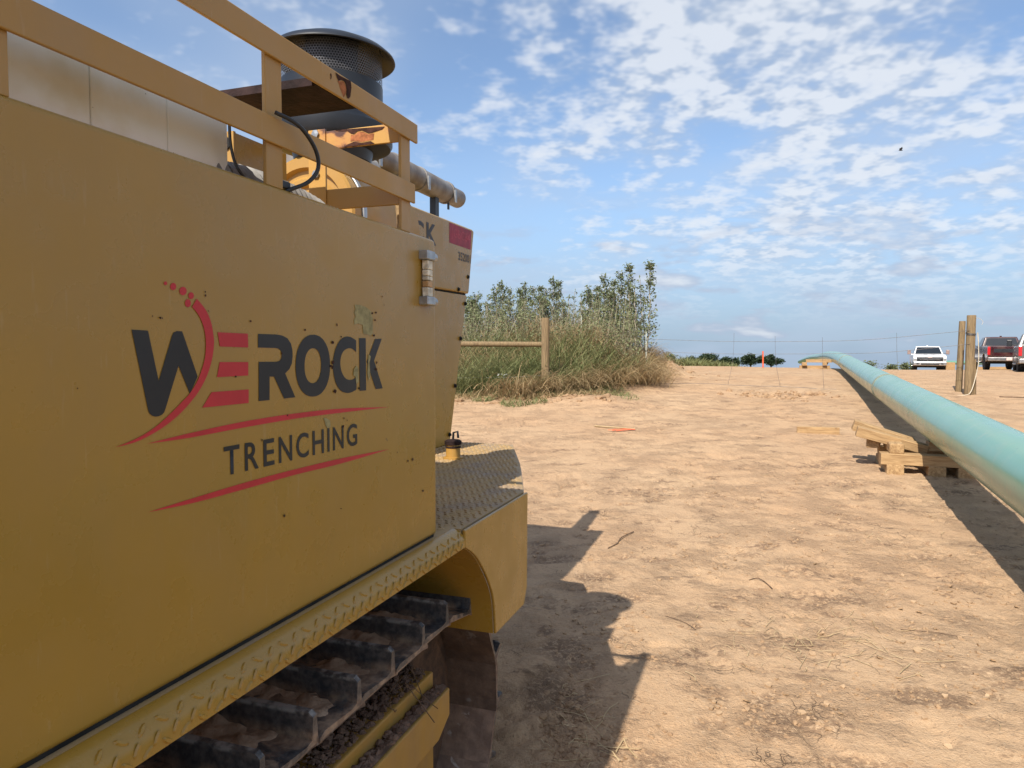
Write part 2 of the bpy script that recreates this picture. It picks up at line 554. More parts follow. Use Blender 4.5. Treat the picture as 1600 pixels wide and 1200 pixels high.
def ground_mat():
    m, nt, b = new_mat('dry_clay_ground')
    t = NT(nt)
    n1 = t.ramp(t.noise(0.45, 3), 0.33, 0.67)
    nA = t.N('ShaderNodeTexNoise')
    t.L(t.co, nA.inputs['Vector'])
    nA.inputs['Scale'].default_value = 2.3
    nA.inputs['Detail'].default_value = 4
    nA.inputs['Roughness'].default_value = 0.62
    sepc = t.N('ShaderNodeSeparateColor')
    t.L(nA.outputs['Color'], sepc.inputs[0])
    n2 = t.ramp(nA.outputs[0], 0.35, 0.68)
    n3 = t.noise(15, 4, 0.68)
    n4 = t.noise(80, 3, 0.75)
    n5 = t.noise(38, 3, 0.7, 0.3)
    c = t.mix(n1, (0.485, 0.328, 0.195), (0.46, 0.292, 0.166))
    c = t.mix(t.math('MULTIPLY', n2, 0.55), c, (0.365, 0.232, 0.138))
    c = t.mix(t.math('MULTIPLY', t.ramp(n3, 0.3, 0.72), 0.32), c, (0.47, 0.325, 0.205))
    # darker disturbed soil in streaks across the slope
    st = t.noise(1.5, 5, 0.68, 0.6, t.mapping((0.6, 1.7, 1.0), (0, 0, 0.25)))
    stm = t.math('MULTIPLY', t.ramp(st, 0.54, 0.66), t.ramp(n3, 0.54, 0.40))
    c = t.mix(t.math('MULTIPLY', stm, 0.80), c, (0.165, 0.105, 0.068))
    # specks and crumbs
    c = t.mix(t.math('MULTIPLY', t.ramp(n4, 0.58, 0.68), 0.55), c, (0.19, 0.125, 0.082))
    c = t.mix(t.math('MULTIPLY', t.ramp(n4, 0.40, 0.30), 0.35), c, (0.56, 0.44, 0.31))
    c = t.mix(t.math('MULTIPLY', t.ramp(n5, 0.56, 0.68), 0.45), c, (0.235, 0.15, 0.095))
    c = t.mix(t.math('MULTIPLY', t.ramp(n5, 0.44, 0.33), 0.30), c, (0.56, 0.42, 0.28))
    def attr(nm):
        q = t.N('ShaderNodeAttribute')
        q.attribute_name = nm
        return q.outputs['Fac']
    sm = t.math('MULTIPLY', attr('scuff'), t.ramp(n5, 0.38, 0.52))
    c = t.mix(t.math('MULTIPLY', sm, 0.70), c, (0.185, 0.118, 0.075))
    c = t.mix(t.math('MULTIPLY', attr('damp'), 0.55), c, (0.20, 0.135, 0.088))
    # drying cracks
    wv = t.N('ShaderNodeVectorMath')
    wv.operation = 'ADD'
    t.L(t.co, wv.inputs[0])
    s2 = t.N('ShaderNodeVectorMath')
    s2.operation = 'SCALE'
    s2.inputs['Scale'].default_value = 0.30
    t.L(nA.outputs['Color'], s2.inputs[0])
    t.L(s2.outputs[0], wv.inputs[1])
    e1 = t.ramp(t.vor(5.2, vec=wv.outputs[0]), 0.0, 0.016, 1.0, 0.0)
    e2 = t.ramp(t.vor(14, vec=wv.outputs[0]), 0.0, 0.04, 1.0, 0.0)
    cm = t.ramp(sepc.outputs[1], 0.48, 0.60)
    cr = t.math('MULTIPLY', t.math('MAXIMUM', t.math('MULTIPLY', e1, t.ramp(sepc.outputs[2], 0.45, 0.6)), t.math('MULTIPLY', e2, t.ramp(sepc.outputs[2], 0.56, 0.66))), cm)
    c = t.mix(t.math('MULTIPLY', cr, 0.75), c, (0.13, 0.085, 0.055))
    # leaf-littered soil on the weedy bank
    geo = t.N('ShaderNodeSeparateXYZ')
    t.L(t.co, geo.inputs[0])
    bx = t.math('ADD', geo.outputs[0], t.math('MULTIPLY', geo.outputs[1], -0.16))
    wob = t.math('MULTIPLY', t.math('SUBTRACT', nA.outputs[0], 0.5), 3.0)
    lm = t.ramp(t.math('ADD', bx, wob), 0.5, -0.7)
    lm = t.math('MULTIPLY', lm, t.ramp(t.math('ADD', geo.outputs[1], wob), 16.4, 18.0))
    lit = t.mix(t.ramp(n3, 0.35, 0.65), (0.10, 0.075, 0.04), (0.22, 0.165, 0.085))
    c = t.mix(lm, c, lit)
    far = t.ramp(geo.outputs[1], 60, 90)
    c = t.mix(far, c, (0.15, 0.15, 0.055))
    t.L(c, b.inputs['Base Color'])
    b.inputs['Roughness'].default_value = 0.95
    b.inputs['Specular IOR Level'].default_value = 0.15
    hn = t.math('MULTIPLY', t.noise(20, 5, 0.72), t.ramp(sepc.outputs[0], 0.42, 0.64, 0.30, 1.35))
    hh = t.math('ADD', hn, t.math('MULTIPLY', cr, -0.25))
    t.bump(t.math('ADD', hh, t.math('MULTIPLY', n4, 0.25)), 0.85, 0.036, b)
    return m


M['ground'] = ground_mat()


def soil(name, a, bcol, scale=20):
    m, nt, b = new_mat(name)
    t = NT(nt)
    t.L(t.mix(t.ramp(t.noise(scale, 5, 0.65), 0.3, 0.7), a, bcol), b.inputs['Base Color'])
    b.inputs['Roughness'].default_value = 0.97
    b.inputs['Specular IOR Level'].default_value = 0.1
    t.bump(t.noise(scale * 3, 5, 0.65), 0.7, 0.01, b)
    return m


M['clod'] = soil('clod_soil', (0.40, 0.265, 0.155), (0.27, 0.17, 0.10))
M['flake'] = soil('dried_flake', (0.46, 0.32, 0.195), (0.34, 0.225, 0.135), 12)
M['idler'] = soil('rusty_idler', (0.14, 0.09, 0.062), (0.06, 0.045, 0.038), 12)
M['mud'] = soil('caked_mud', (0.48, 0.35, 0.25), (0.28, 0.19, 0.13), 14)
M['darkmud'] = soil('crumbled_mud', (0.20, 0.13, 0.095), (0.10, 0.062, 0.045), 18)


def pipe_mat():
    m, nt, b = new_mat('green_epoxy_coating')
    t = NT(nt)
    c = t.mix(t.ramp(t.noise(0.9, 3), 0.3, 0.7), (0.120, 0.275, 0.205), (0.140, 0.300, 0.225))
    d = t.math('MULTIPLY', t.ramp(t.noise(5, 5, 0.65), 0.5, 0.8), 0.22)
    c = t.mix(d, c, (0.34, 0.33, 0.24))
    sc = t.math('MULTIPLY', t.ramp(t.noise(22, 2, 0.5), 0.74, 0.77), 0.4)
    c = t.mix(sc, c, (0.08, 0.17, 0.16))
    t.L(c, b.inputs['Base Color'])
    t.L(t.ramp(t.noise(3, 3), 0.3, 0.7, 0.17, 0.25), b.inputs['Roughness'])
    b.inputs['Specular IOR Level'].default_value = 0.6
    return m


M['pipe'] = pipe_mat()
M['weld'] = simple('weld_coating', (0.20, 0.225, 0.17), 0.5, 0, 0.3, 12, 0.5, 0.3, 60)


def wood(name, a, bcol, axis='X', dark=(0.12, 0.07, 0.035)):
    m, nt, b = new_mat(name)
    t = NT(nt)
    sc = {'X': (2, 22, 22), 'Z': (22, 22, 1.6)}[axis]
    v = t.mapping(sc)
    g = t.noise(1.6, 5, 0.6, 0.9, v)
    c = t.mix(t.ramp(g, 0.3, 0.7), a, bcol)
    fine = t.ramp(t.noise(6, 3, 0.6, 0.2, v), 0.55, 0.75)
    c = t.mix(t.math('MULTIPLY', fine, 0.35), c, dark)
    k = t.ramp(t.noise(5, 3), 0.66, 0.74)
    c = t.mix(t.math('MULTIPLY', k, 0.5), c, dark)
    t.L(c, b.inputs['Base Color'])
    b.inputs['Roughness'].default_value = 0.85
    b.inputs['Specular IOR Level'].default_value = 0.2
    t.bump(g, 0.5, 0.006, b)
    return m


M['timber'] = wood('sawn_timber', (0.46, 0.305, 0.155), (0.27, 0.165, 0.08))
M['post'] = wood('weathered_post', (0.26, 0.185, 0.10), (0.14, 0.10, 0.058), 'Z')
M['twig'] = simple('dry_twig', (0.13, 0.085, 0.055), 0.9, 0, 0.4, 30, 0.1)
M['wire'] = simple('fence_wire', (0.16, 0.15, 0.145), 0.55, 0.6, 0.3, 10)
M['tpost'] = simple('pale_steel_post', (0.42, 0.44, 0.38), 0.6, 0.2, 0.3, 12)
M['orange'] = simple('orange_flagging', (0.72, 0.13, 0.05), 0.6, 0, 0.15, 20, 0.3)
M['rope'] = simple('pale_rope', (0.50, 0.44, 0.34), 0.9, 0, 0.2, 60, 0.1)


def leaf(name, a, bcol, trans=0.35, scale=3.0):
    m, nt, b = new_mat(name)
    t = NT(nt)
    c = t.mix(t.ramp(t.noise(scale, 3), 0.3, 0.7), a, bcol)
    nf = t.ramp(t.noise(scale * 12, 2), 0.35, 0.65)
    c = t.mix(t.math('MULTIPLY', nf, 0.5), c, tuple(q * 1.5 for q in bcol))
    t.L(c, b.inputs['Base Color'])
    b.inputs['Roughness'].default_value = 0.6
    b.inputs['Specular IOR Level'].default_value = 0.25
    tr = t.N('ShaderNodeBsdfTranslucent')
    t.L(c, tr.inputs[0])
    mx = t.N('ShaderNodeMixShader')
    mx.inputs[0].default_value = trans
    t.L(b.outputs[0], mx.inputs[1])
    t.L(tr.outputs[0], mx.inputs[2])
    out = [n for n in nt.nodes if n.type == 'OUTPUT_MATERIAL'][0]
    t.L(mx.outputs[0], out.inputs[0])
    return m


M['leaf'] = leaf('sapling_leaf', (0.085, 0.115, 0.05), (0.18, 0.205, 0.105))
M['grass'] = leaf('green_grass', (0.13, 0.155, 0.055), (0.23, 0.235, 0.105), 0.4, 1.2)
M['straw'] = leaf('dry_grass', (0.44, 0.33, 0.185), (0.29, 0.205, 0.105), 0.35, 1.2)
M['reed'] = leaf('pale_reed', (0.42, 0.36, 0.26), (0.30, 0.25, 0.17), 0.2, 2)
M['weed'] = leaf('weed_leaf', (0.13, 0.15, 0.07), (0.22, 0.235, 0.125), 0.35, 2)
M['straw2'] = leaf('bleached_straw', (0.55, 0.43, 0.26), (0.42, 0.31, 0.17), 0.3, 3)
M['farleaf'] = leaf('far_foliage', (0.022, 0.04, 0.022), (0.045, 0.065, 0.03), 0.15, 0.4)
M['stem'] = simple('pale_stem', (0.40, 0.35, 0.27), 0.8, 0, 0.3, 8, 0.1)
M['bark'] = simple('tree_bark', (0.09, 0.07, 0.05), 0.9, 0, 0.3, 8, 0.1)


# ------------------------------------------------------------------ mesh tools
class MB:
    def __init__(s):
        s.v = []
        s.f = []

    def add(s, vs, fs):
        o = len(s.v)
        s.v += [tuple(map(float, p)) for p in vs]
        s.f += [tuple(i + o for i in f) for f in fs]
        return s

    def box(s, x0, x1, y0, y1, z0, z1):
        return s.add([(x0, y0, z0), (x1, y0, z0), (x1, y1, z0), (x0, y1, z0), (x0, y0, z1), (x1, y0, z1), (x1, y1, z1), (x0, y1, z1)],
                     [(3, 2, 1, 0), (4, 5, 6, 7), (0, 1, 5, 4), (1, 2, 6, 5), (2, 3, 7, 6), (3, 0, 4, 7)])

    def prism(s, poly, a0, a1, fn):
        n = len(poly)
        vs = [fn(p, a0) for p in poly] + [fn(p, a1) for p in poly]
        fs = [tuple(range(n))[::-1], tuple(range(n, 2 * n))]
        fs += [(i, (i + 1) % n, n + (i + 1) % n, n + i) for i in range(n)]
        return s.add(vs, fs)

    def tube(s, pts, rad, n=8, cap=True):
        pts = [Vector(p) for p in pts]
        if not hasattr(rad, '__len__'):
            rad = [rad] * len(pts)
        vs = []
        up = Vector((0, 0, 1))
        prev = None
        for i, p in enumerate(pts):
            a = pts[max(i - 1, 0)]
            b = pts[min(i + 1, len(pts) - 1)]
            t = (b - a).normalized()
            if prev is None:
                u = t.cross(up if abs(t.z) < 0.9 else Vector((1, 0, 0))).normalized()
            else:
                u = (prev - t * prev.dot(t)).normalized()
            prev = u
            w = t.cross(u)
            for k in range(n):
                q = 2 * math.pi * k / n
                vs.append(p + (u * math.cos(q) + w * math.sin(q)) * rad[i])
        fs = []
        for i in range(len(pts) - 1):
            for k in range(n):
                fs.append((i * n + k, i * n + (k + 1) % n, (i + 1) * n + (k + 1) % n, (i + 1) * n + k))
        if cap:
            fs.append(tuple(range(n))[::-1])
            m = (len(pts) - 1) * n
            fs.append(tuple(range(m, m + n)))
        return s.add(vs, fs)

    def lathe(s, prof, c, axis='z', n=40, closed=False):
        """prof: list of (r, h) along the axis through c"""
        vs = []
        for r, h in prof:
            for k in range(n):
                q = 2 * math.pi * k / n
                a, b = r * math.cos(q), r * math.sin(q)
                vs.append({'z': (c[0] + a, c[1] + b, c[2] + h), 'y': (c[0] + a, c[1] + h, c[2] + b), 'x': (c[0] + h, c[1] + a, c[2] + b)}[axis])
        fs = []
        m = len(prof)
        for i in range(m - (0 if closed else 1)):
            j = (i + 1) % m
            for k in range(n):
                fs.append((i * n + k, i * n + (k + 1) % n, j * n + (k + 1) % n, j * n + k))
        if not closed:
            if prof[0][0] > 1e-4:
                fs.append(tuple(range(n))[::-1])
            if prof[-1][0] > 1e-4:
                fs.append(tuple(range((m - 1) * n, m * n)))
        return s.add(vs, fs)

    def mesh(s, name, mat, smooth=None, fix=True):
        me = bpy.data.meshes.new(name)
        me.from_pydata(s.v, [], s.f)
        if fix:
            bm = bmesh.new()
            bm.from_mesh(me)
            bmesh.ops.recalc_face_normals(bm, faces=bm.faces)
            bm.to_mesh(me)
            bm.free()
        if smooth:
            me.polygons.foreach_set('use_smooth', [True] * len(me.polygons))
            me.set_sharp_from_angle(angle=R(smooth))
        me.materials.append(M[mat] if isinstance(mat, str) else mat)
        me.update()
        return me

    def build(s, name, mat, parent=None, smooth=None, bevel=0.0, segs=2, fix=True):
        o = bpy.data.objects.new(name, s.mesh(name, mat, smooth, fix))
        COL.objects.link(o)
        if parent:
            o.parent = parent
        if bevel:
            b = o.modifiers.new('bevel', 'BEVEL')
            b.width = bevel
            b.segments = segs
            b.limit_method = 'ANGLE'
            b.angle_limit = R(40)
            if segs > 2:
                o.data.polygons.foreach_set('use_smooth', [True] * len(o.data.polygons))
                wn = o.modifiers.new('wn', 'WEIGHTED_NORMAL')
        return o


def tag(o, label=None, cat=None, group=None, kind=None):
    if label:
        o['label'] = label
    if cat:
        o['category'] = cat
    if group:
        o['group'] = group
    if kind:
        o['kind'] = kind
    return o


def empty(name, loc, rz=0.0):
    o = bpy.data.objects.new(name, None)
    COL.objects.link(o)
    o.location = loc
    o.rotation_euler = (0, 0, rz)
    o.empty_display_size = 0.2
    return o


def children(o):
    return [c for c in bpy.data.objects if c.parent == o]


def copy_tree(o, parent=None, kids=None):
    c = o.copy()
    COL.objects.link(c)
    c.parent = parent
    for ch in (kids or children)(o):
        copy_tree(ch, c)
    return c


def crom(pts, n=8, closed=False):
    """Catmull-Rom through points"""
    P = [np.array(p, float) for p in pts]
    m = len(P)
    out = []
    for i in range(m if closed else m - 1):
        if closed:
            a, b, c, d = P[i - 1], P[i], P[(i + 1) % m], P[(i + 2) % m]
        else:
            a, b, c, d = P[max(i - 1, 0)], P[i], P[i + 1], P[min(i + 2, m - 1)]
        for k in range(n):
            t = k / n
            out.append(0.5 * (2 * b + (c - a) * t + (2 * a - 5 * b + 4 * c - d) * t * t + (3 * b - a - 3 * c + d) * t ** 3))
    if not closed:
        out.append(P[-1])
    return [tuple(q) for q in out]


# ------------------------------------------------------------------ the ground sheet
def grade(lo, hi, step, far, growth):
    a = list(np.arange(lo, hi, step))
    s = step
    x = a[-1]
    while x < far[1]:
        s *= growth
        x += s
        a.append(x)
    s = step
    x = a[0]
    pre = []
    while x > far[0]:
        s *= growth
        x -= s
        pre.append(x)
    return np.array(pre[::-1] + a)


def build_ground():
    xs = grade(-0.6, 6.5, 0.018, (-2600, 2600), 1.045)
    ys = [1.6]
    while ys[-1] < 34:
        ys.append(ys[-1] + max(0.012, ys[-1] * 0.0052))
    s = 0.18
    while ys[-1] < 2800:
        s *= 1.06
        ys.append(ys[-1] + s)
    pre = []
    s = 0.02
    y = 1.6
    while y > -2600:
        s *= 1.18
        y -= s
        pre.append(y)
    ys = np.array(pre[::-1] + ys)
    X, Y = np.meshgrid(xs, ys)
    Z = ground(X, Y) + relief(X, Y)
    nx, ny = len(xs), len(ys)
    co = np.stack([X, Y, Z], -1).reshape(-1, 3)
    i = np.arange((ny - 1) * (nx - 1))
    r, c = i // (nx - 1), i % (nx - 1)
    a = r * nx + c
    quads = np.stack([a, a + 1, a + nx + 1, a + nx], -1).astype(np.int32)
    me = bpy.data.meshes.new('ground')
    me.vertices.add(len(co))
    me.vertices.foreach_set('co', co.ravel())
    me.loops.add(quads.size)
    me.loops.foreach_set('vertex_index', quads.ravel())
    me.polygons.add(len(quads))
    me.polygons.foreach_set('loop_start', np.arange(0, quads.size, 4, dtype=np.int32))
    me.polygons.foreach_set('use_smooth', np.ones(len(quads), bool))
    me.update()
    me.validate()
    for nm, fn in (('scuff', scuff_mask), ('damp', damp_mask)):
        at = me.attributes.new(nm, 'FLOAT', 'POINT')
        at.data.foreach_set('value', fn(X, Y).ravel().astype(np.float32))
    me.materials.append(M['ground'])
    o = bpy.data.objects.new('ground', me)
    COL.objects.link(o)
    tag(o, 'bare dry tan clay ground rising to a low crest', None, None, 'structure')


build_ground()

# ------------------------------------------------------------------ the trencher
AZ = math.atan(387 / 1110.0 / math.cos(math.atan(52 / 1110.0)))
U0, V0 = 1.5, -1.9
DV = np.array([math.sin(AZ), math.cos(AZ)])
NV = np.array([math.cos(AZ), -math.sin(AZ)])
_b = DV * U0 + NV * V0
TR = empty('trencher', (_b[0], _b[1], 0), -AZ)
tag(TR, 'large yellow crawler trencher with black and red lettering on its side', 'trencher')


def VU(v, u, z):
    return (v - V0, u - U0, z)


class TB(MB):
    """mesh builder in the machine's own (v across, u along, z up) measures"""
    def bx(s, v0, v1, u0, u1, z0, z1):
        return s.box(v0 - V0, v1 - V0, u0 - U0, u1 - U0, z0, z1)

    def side(s, poly, v0, v1):
        return s.prism(poly, v0, v1, lambda p, a: VU(a, p[0], p[1]))

    def plan(s, poly, z0, z1):
        return s.prism(poly, z0, z1, lambda p, a: VU(p[0], p[1], a))


DECK = 1.126
# side cabinet (the big flat panel)
PB, PT, PE, PV = 1.131, 1.980, 1.860, -0.88
t = TB()
t.bx(-0.906, PV, -0.75, PE, PB, PT)
t.build('side_panel', 'paint', TR, None, 0.0125, 4)
TB().bx(-1.32, -0.9065, -0.75, 1.80, PB, 1.905).build('cabinet_body', 'paint', TR, None, 0.006)
TB().bx(-1.31, PV - 0.006, -0.74, PE - 0.01, DECK - 0.001, PB + 0.01).build('cabinet_gap_shade', 'rubber', TR)  # black strip standing in for the shadow gap under the panel

# tread plate deck with a turned down edge
SV = -0.832
deck = [(-2.9, -0.8), (-0.8735, -0.8), (-0.8735, 1.953), (-0.846, 1.953), (-0.846, 2.555), (-1.065, 3.17), (-1.333, 3.83), (-2.55, 3.85), (-2.9, 3.2)]
TB().plan(deck, DECK - 0.02, DECK).build('deck_plate', 'deck', TR)
prof = [(-0.873 + 0.041 * math.sin(q), DECK - 0.041 + 0.041 * math.cos(q)) for q in np.linspace(0.0, math.pi / 2, 12)]
prof += [(SV, 1.071), (-0.838, 1.071), (-0.838, DECK - 0.05), (-0.873, DECK - 0.03)]
t = TB()
t.prism(prof, -0.8, 1.953, lambda p, a: VU(p[0], a, p[1]))
t.build('edge_strip', 'paint', TR, 50)


def lug(tb, c, ax, up, nrm, L=0.0135, W=0.0042, H=0.0022):
    """one raised lens of tread plate"""
    c = np.array(c)
    vs = []
    for k in range(8):
        q = 2 * math.pi * k / 8
        vs.append(c + ax * L * math.cos(q) + up * W * math.sin(q))
    for k in range(8):
        q = 2 * math.pi * k / 8
        vs.append(c + ax * L * 0.72 * math.cos(q) + up * W * 0.55 * math.sin(q) + nrm * H)
    fs = [(k, (k + 1) % 8, 8 + (k + 1) % 8, 8 + k) for k in range(8)] + [tuple(range(8, 16))]
    tb.add(vs, fs)


t = TB()
ex, ey, ez = np.eye(3)
i = 0
u = 0.2
while u < 1.93:
    for j in range(3):
        uu = u + (0.018 if j == 1 else 0.0)
        if uu > 1.93:
            continue
        if j < 2:
            c_, up_, nr_ = VU(SV, uu, 1.0795 + 0.0135 * j), ez, ex
        else:
            q = 0.86
            c_ = VU(-0.873 + 0.0408 * math.sin(q), uu, DECK - 0.041 + 0.0408 * math.cos(q))
            up_ = np.array([-math.cos(q), 0, math.sin(q)])
            nr_ = np.array([math.sin(q), 0, math.cos(q)])
        k = R(38) if (i + j) % 2 == 0 else R(-38)
        if j == 1:
            k = R(60)
        lug(t, c_, ey * math.cos(k) + up_ * math.sin(k), -ey * math.sin(k) + up_ * math.cos(k), nr_, 0.0120, 0.0046, 0.0034)
    u += 0.036
    i += 1
t.build('strip_lugs', 'paint', TR, fix=False)['kind'] = 'stuff'


def inside(p, poly):
    r = False
    for i in range(len(poly)):
        (x1, y1), (x2, y2) = poly[i], poly[i - 1]
        if (y1 > p[1]) != (y2 > p[1]) and p[0] < (x2 - x1) * (p[1] - y1) / (y2 - y1) + x1:
            r = not r
    return r


t = TB()
small = [(-2.9, -0.8), (-0.858, -0.8), (-0.858, 2.54), (-1.078, 3.16), (-1.345, 3.815), (-2.55, 3.835), (-2.9, 3.2)]
i = 0
u = 1.70
while u < 3.84:
    v = -1.68
    j = 0
    while v < -0.85:
        vv = v + (0.0127 if i % 2 else 0)
        if inside((vv, u), small) and not (u < 1.965 and (vv > -0.9 or u < PE + 0.012)):
            k = R(45) if (i + j) % 2 else R(-45)
            lug(t, VU(vv, u, DECK), ex * math.cos(k) + ey * math.sin(k), -ex * math.sin(k) + ey * math.cos(k), ez, 0.0125, 0.0042, 0.0034)
        v += 0.0255
        j += 1
    u += 0.0255
    i += 1
t.build('deck_lugs', 'deck', TR, fix=False)['kind'] = 'stuff'

# front fender with its wheel-arch cut
arch = crom([(1.953, 1.071), (2.02, 1.034), (2.075, 0.99), (2.155, 0.902), (2.2, 0.82), (2.217, 0.705)], 6)
fend = [(1.953, DECK - 0.003), (2.565, DECK - 0.003), (2.556, 0.76), (2.52, 0.703)] + arch[::-1]
t = TB()
t.side(fend, SV - 0.009, SV + 0.001)
t.build('fender_side', 'paint', TR, None, 0.003)
t = TB()
for k in range(len(arch) - 1):
    (a, b), (c, d_) = arch[k], arch[k + 1]
    nrm = np.array([d_ - b, -(c - a)])
    nrm = nrm / np.linalg.norm(nrm) * -0.004
    t.add([VU(SV - 0.0095, a, b), VU(SV - 0.0095, c, d_), VU(-1.45, c, d_), VU(-1.45, a, b)], [(0, 1, 2, 3)])
t.build('fender_liner', 'paint', TR, 60, fix=False)
t = TB()
fr = [(-0.842, 2.557), (-1.06, 3.168), (-1.328, 3.825), (-2.54, 3.845), (-2.54, 3.835), (-1.335, 3.815), (-1.068, 3.16), (-0.85, 2.552)]
t.plan(fr, 0.72, DECK - 0.021)
t.build('front_skirt', 'paint', TR)
TB().bx(-2.6, -1.46, 0.3, 3.7, 0.45, DECK - 0.03).build('chassis', 'frame', TR)

# filler neck on the deck
fc = VU(-1.441, 3.236, DECK)
t = MB().lathe([(0.050, 0.0), (0.050, 0.008), (0.036, 0.010), (0.036, 0.07), (0.0, 0.07)], fc, n=24)
t.build('filler_neck', 'rail', TR, 40)
t = MB().lathe([(0.0365, 0.055), (0.0395, 0.056), (0.0395, 0.063), (0.0365, 0.064)], fc, n=24, closed=True)
t.build('clamp_ring', 'rustplate', TR, 40)
t = MB().lathe([(0.042, 0.071), (0.043, 0.088), (0.034, 0.094), (0.0, 0.096)], fc, n=24)
cap = t.build('filler_cap', 'rustplate', TR, 40)
t = MB().tube([(fc[0] + 0.0, fc[1], fc[2] + 0.09), (fc[0] + .002, fc[1], fc[2] + 0.13), (fc[0] + 0.02, fc[1] + .01, fc[2] + 0.135), (fc[0] + 0.028, fc[1], fc[2] + 0.105)], 0.006, 6)
t.build('cap_lever', 'black', cap, 60)

# --- engine hood
HV = -1.67
hood_top = [(2.73, 2.392), (4.055, 2.404), (4.081, 2.397), (4.075, 2.37), (3.995, 2.008), (2.73, 1.992)]
TB().side(hood_top, -2.55, HV).build('engine_hood', 'paint', TR, None, 0.012, 3)
hood_low = [(2.73, 1.982), (3.972, 1.998), (3.715, DECK + 0.002), (2.73, DECK + 0.002)]
TB().side(hood_low, -2.54, HV - 0.004).build('engine_side_panel', 'paint', TR, None, 0.006)
TB().side([(2.735, 1.98), (3.968, 1.99), (3.985, 2.012), (2.735, 1.996)], -2.53, HV - 0.016).build('hood_gap', 'rubber', TR)
for (uu, zz) in ((3.832, 2.022), (3.977, 2.108), (3.935, 1.945), (3.862, 1.736), (3.78, 1.46), (3.70, 1.185)):
    t = TB().lathe([(0.013, 0), (0.013, 0.003), (0.008, 0.003), (0.008, 0.010), (0.0, 0.011)], VU(HV, uu, zz), 'x', 10)
    t.build('bolt', 'rubber', TR, 30)

# --- guard rails: angle irons on posts
def angle_rail(name, u0, u1, z0, z1, v):
    t = TB()
    p = [(v, z1), (v, z0), (v - 0.007, z0), (v - 0.007, z1 - 0.007), (v - 0.05, z1 - 0.007), (v - 0.05, z1)]
    t.prism(p, u0, u1, lambda q, a: VU(q[0], a, q[1]))
    return t.build(name, 'rail', TR, None, 0.002)


RV = -0.877
angle_rail('top_rail', -0.7, 1.745, 2.219, 2.269, RV)
angle_rail('middle_rail', -0.7, 1.729, 2.057, 2.108, RV)
for (u0, u1) in ((0.595, 0.642), (1.129, 1.178), (1.664, 1.714)):
    t = TB().bx(RV - 0.016, RV - 0.0075, u0, u1, PT - 0.002, 2.2615)
    t.build('rail_post', 'rail', TR, None, 0.0015)
UE = 1.668
# end frame: two cross members and an inner upright, their near faces in the sun
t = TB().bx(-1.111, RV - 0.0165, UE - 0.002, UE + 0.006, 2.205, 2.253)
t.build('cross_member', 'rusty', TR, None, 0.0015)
t = TB().bx(-1.111, RV - 0.0165, UE - 0.002, UE + 0.006, 2.044, 2.098)
t.build('cross_member', 'rail', TR, None, 0.0015)
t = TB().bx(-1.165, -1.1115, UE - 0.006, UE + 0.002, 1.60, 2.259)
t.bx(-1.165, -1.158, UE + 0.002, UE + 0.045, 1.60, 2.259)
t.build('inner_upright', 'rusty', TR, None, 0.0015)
for zz in (2.247, 2.140):
    t = TB().lathe([(0.011, 0.0), (0.011, -0.006), (0.0, -0.007)], VU(-1.14, UE - 0.006, zz), 'y', 6)
    t.build('bolt', 'zinc', TR)
# rusty plate bridging inward at top rail height
TB().bx(-1.195, -0.93, 1.35, 1.52, 2.247, 2.255).build('bridge_plate', 'rustplate', TR)
TB().bx(-1.195, -0.93, 1.343, 1.3498, 2.241, 2.259).build('bridge_lip', 'rustplate', TR)
TB().bx(-1.62, -1.11, 1.875, 2.225, DECK + 0.002, 2.035).build('deck_shade_block', 'paint', TR, None, 0.01)  # invented block, tucked out of view, added to keep sun off the deck
TB().bx(-1.63, -1.10, 1.870, 2.23, 2.0355, 2.045).build('deck_shade_lid', 'rail', TR, None, 0.003)  # top of the added shade block

# --- white poly tank behind the rails
t = TB()
t.bx(-1.27, -0.972, -0.4, 0.831, 1.906, 2.1125)
t.build('tank_section', 'tank', TR, None, 0.004, 3)
TB().bx(-1.27, -0.9725, 0.8318, 0.981, 1.906, 2.112).build('tank_section', 'tank', TR, None, 0.003, 3)
TB().bx(-1.27, -0.973, 0.9818, 1.129, 1.906, 2.1115).build('tank_section', 'tank', TR, None, 0.003, 3)
t = TB()
t.bx(-1.28, -0.965, -0.4, 0.836, 2.1135, 2.132)
t.bx(-1.26, -0.985, -0.4, 0.828, 2.1325, 2.158)
t.build('tank_lid', 'tank', TR, None, 0.005, 3)
t = TB().bx(-0.97, -0.962, 0.81, 0.837, 2.134, 2.146)
t.build('lid_latch', 'rubber', TR)

# --- corrugated hose lying behind the panel top
t = MB()
pts, rad = [], []
for k in range(70):
    s = k / 69.0
    uu = 1.10 + 0.40 * s
    pts.append(VU(-1.01 - 0.03 * s * s, uu, 1.985 + 0.012 * math.sin(s * 3)))
    rad.append(0.046 + 0.0045 * math.sin(k * 1.55))
t.tube(pts, rad, 18)
t.build('corrugated_hose', 'hose', TR, 60)
t = MB().tube([VU(-1.01, 1.131, 1.985), VU(-1.01, 1.152, 1.985)], 0.053, 18)
t.build('hose_clamp', 'zinc', TR, 40)

# --- yellow bracket box behind
t = TB()
t.bx(-1.215, -1.19, 1.40, 1.408, 2.06, 2.186)
t.bx(-1.30, -1.215, 1.40, 1.408, 2.06, 2.186)
t.build('bracket_face', 'rail', TR)
TB().bx(-1.196, -1.19, 1.4085, 1.60, 2.06, 2.183).build('bracket_web', 'paint', TR)
t = TB().lathe([(0.016, 0), (0.016, -0.004), (0.0, -0.005)], VU(-1.213, 1.3998, 2.158), 'y', 14)
t.build('bracket_hole', 'rubber', TR)

